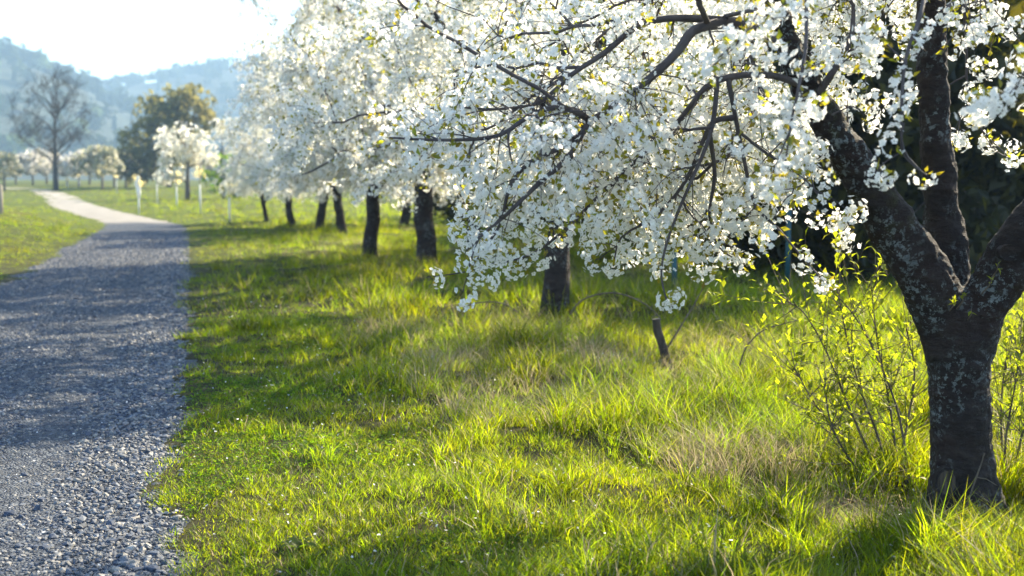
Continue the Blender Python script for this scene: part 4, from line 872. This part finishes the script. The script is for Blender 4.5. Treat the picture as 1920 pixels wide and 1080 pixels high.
# broken old stump and sticks between the shoots and the trunk
ps = gpt(1680, 925); e = empty('rotten_stump', ps, 'broken rotten stump with splintered wood at the foot of the leafy shoots', 'stump')
for k in range(9):
    a = Acc(); th = rng.uniform(0, 6.28); r = rng.uniform(.02, .1); h = rng.uniform(.06, .2); b0 = np.array((r * math.cos(th), r * math.sin(th) * .6, -.03)); l = rng.normal(0, .05, 2)
    tube(a, [b0, b0 + (l[0] * .5, l[1] * .5, h * .6), b0 + (l[0], l[1], h)], [.034, .026, .008], 7, wob=.18); obj('splinter', a.mesh('splinter', [M_scar if k % 3 == 0 else M_stubbark]), e)
for k in range(12):
    c = gpt(rng.uniform(1600, 1760), rng.uniform(915, 985)); d = np.array((*rng.normal(0, 1, 2) * (1, .5), rng.uniform(-.05, .25))); d *= rng.uniform(.12, .3) / np.linalg.norm(d)
    e = empty('stick', c, 'dry fallen stick lying in the straw at the foot of the big cherry', 'stick', 'sticks at the foot of the big cherry'); a = Acc(); tube(a, [-d + (0, 0, .03), (0, 0, .045) + rng.normal(0, .01, 3), d + (0, 0, .05)], [.006, .005, .003], 5); obj('stem', a.mesh('stem', [M_dead if k % 2 else M_cut]), e)
# broad-leaved dock plants in the verge
def dock(px, py, label, n, L0):
    p = gpt(px, py); e = empty('dock_plant', p, label, 'plant', 'broad-leaved plants in the verge')
    for k in range(n):
        th = k * 6.28 / n + rng.uniform(-.3, .3); L_ = L0 * rng.uniform(.7, 1.1); a = Acc(); d = np.array((math.cos(th), math.sin(th), 0)); u = np.array((-math.sin(th), math.cos(th), 0)); rows = []
        for t in np.linspace(0, 1, 7):
            c = d * L_ * t * .85 + np.array((0, 0, L_ * (.75 * t - .55 * t * t) + .01)); wd = L_ * .17 * math.sin(math.pi * min(1, .12 + t * .88)) ** .8
            rows += [c - u * wd + (0, 0, wd * .35), c, c + u * wd + (0, 0, wd * .35)]
        T = []
        for r in range(6):
            for s_ in range(2): b_ = r * 3 + s_; T += [[b_, b_ + 1, b_ + 4], [b_, b_ + 4, b_ + 3]]
        a.add(rows, T, 0, (.35, .5, .45)); obj('leaf', a.mesh('leaf', [M_green], True), e)
dock(560, 1035, 'broad-leaved plant low in the verge grass, the larger of two', 8, .11); dock(345, 835, 'small broad-leaved plant at the edge of the gravel', 7, .09)

# ------------------------------------------------------------------ the dark wood along the far side
wood = []
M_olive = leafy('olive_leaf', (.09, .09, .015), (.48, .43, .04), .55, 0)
for k in range(5):
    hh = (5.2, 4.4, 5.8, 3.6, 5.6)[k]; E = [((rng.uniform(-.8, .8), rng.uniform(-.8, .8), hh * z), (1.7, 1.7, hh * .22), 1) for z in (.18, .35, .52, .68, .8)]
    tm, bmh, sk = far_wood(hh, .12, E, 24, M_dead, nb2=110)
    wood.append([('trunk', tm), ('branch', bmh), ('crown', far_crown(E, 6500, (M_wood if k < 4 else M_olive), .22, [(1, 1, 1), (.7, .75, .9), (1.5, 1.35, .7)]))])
WOOD = [(1345, 23, 0, .95, 'dark wood-edge tree behind the blossom, between the two teal posts'), (1420, 20, 0, .95, 'dark wood-edge tree next to the slim teal post, on the cherry row side'), (1500, 20.5, 2, .95, 'tall dark wood-edge tree standing just behind the slim teal post'),
 (1570, 18.5, 0, .92, 'dark wood-edge tree showing above the spray of leafy shoots'), (1640, 18.5, 0, 1.0, 'dark wood-edge tree right behind the leaning lichen-covered limb'), (1710, 18.5, 2, .85, 'dark wood-edge tree filling the gap between leaning limb and upright limb'),
 (1780, 20.5, 3, .8, 'low dark wood bush right behind the upright limb of the big cherry'), (1845, 20, 3, .78, 'low dark wood bush between the upright limb and the outward-leaning limb'), (1910, 20.5, 3, .85, 'low dark wood bush right behind the outward-leaning limb'), (1985, 20, 3, .8, 'low dark wood bush past the outward-leaning limb, only its edge showing'),
 (1250, 28, 3, 1.1, 'dark wood bush behind the faded teal post'), (1450, 26, 2, 1.0, 'tall dark tree at the back of the wood, above the slim teal post'),
 (1150, 32, 3, 1.1, 'dark hedge bush between the stout patched cherry trunk and the faded teal post'), (1050, 36, 3, 1.0, 'dark hedge bush right behind the stout patched cherry trunk'), (950, 41, 3, 1.0, 'dark hedge bush between the stout patched trunk and the thick straight one'), (860, 46, 3, .95, 'dark hedge bush beside the thick straight dark cherry trunk'),
 (1620, 27, 4, 1.0, 'sunlit olive tree showing above the leaning limb'), (1720, 28, 4, 1.15, 'sunlit olive tree showing high between leaning limb and upright limb'), (1810, 27, 4, 1.1, 'sunlit olive tree just past the upright limb'), (1900, 28, 4, 1.2, 'sunlit olive tree above the outward-leaning limb'), (1990, 28, 4, 1.1, 'last sunlit olive tree, beyond the outward-leaning limb')]
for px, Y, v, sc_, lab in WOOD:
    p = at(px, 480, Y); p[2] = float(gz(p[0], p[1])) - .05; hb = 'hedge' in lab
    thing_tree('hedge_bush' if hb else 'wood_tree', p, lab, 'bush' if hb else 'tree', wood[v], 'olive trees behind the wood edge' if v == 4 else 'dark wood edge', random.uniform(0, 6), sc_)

# ------------------------------------------------------------------ air
M_haze, nt, out = mat('haze_air'); pv = nd(nt, 'ShaderNodeVolumePrincipled'); pv.inputs['Color'].default_value = (.46, .72, 1.0, 1); pv.inputs['Density'].default_value = .00058; pv.inputs['Anisotropy'].default_value = .05
nt.links.new(pv.outputs[0], out.inputs['Volume'])
hx = np.array([(-2600, -160, -4), (2600, -160, -4), (2600, 2700, -4), (-2600, 2700, -4), (-2600, -160, 230), (2600, -160, 230), (2600, 2700, 230), (-2600, 2700, 230)], float)
tag(obj('haze', make_mesh('haze', hx, [[0, 3, 2, 1], [4, 5, 6, 7], [0, 1, 5, 4], [1, 2, 6, 5], [2, 3, 7, 6], [3, 0, 4, 7]], [M_haze])), 'pale blue spring haze over the valley', 'haze', kind='stuff')
tot = sum(len(m.polygons) * m.users for m in bpy.data.meshes); print('mesh faces stored', sum(len(m.polygons) for m in bpy.data.meshes), 'placed', tot)
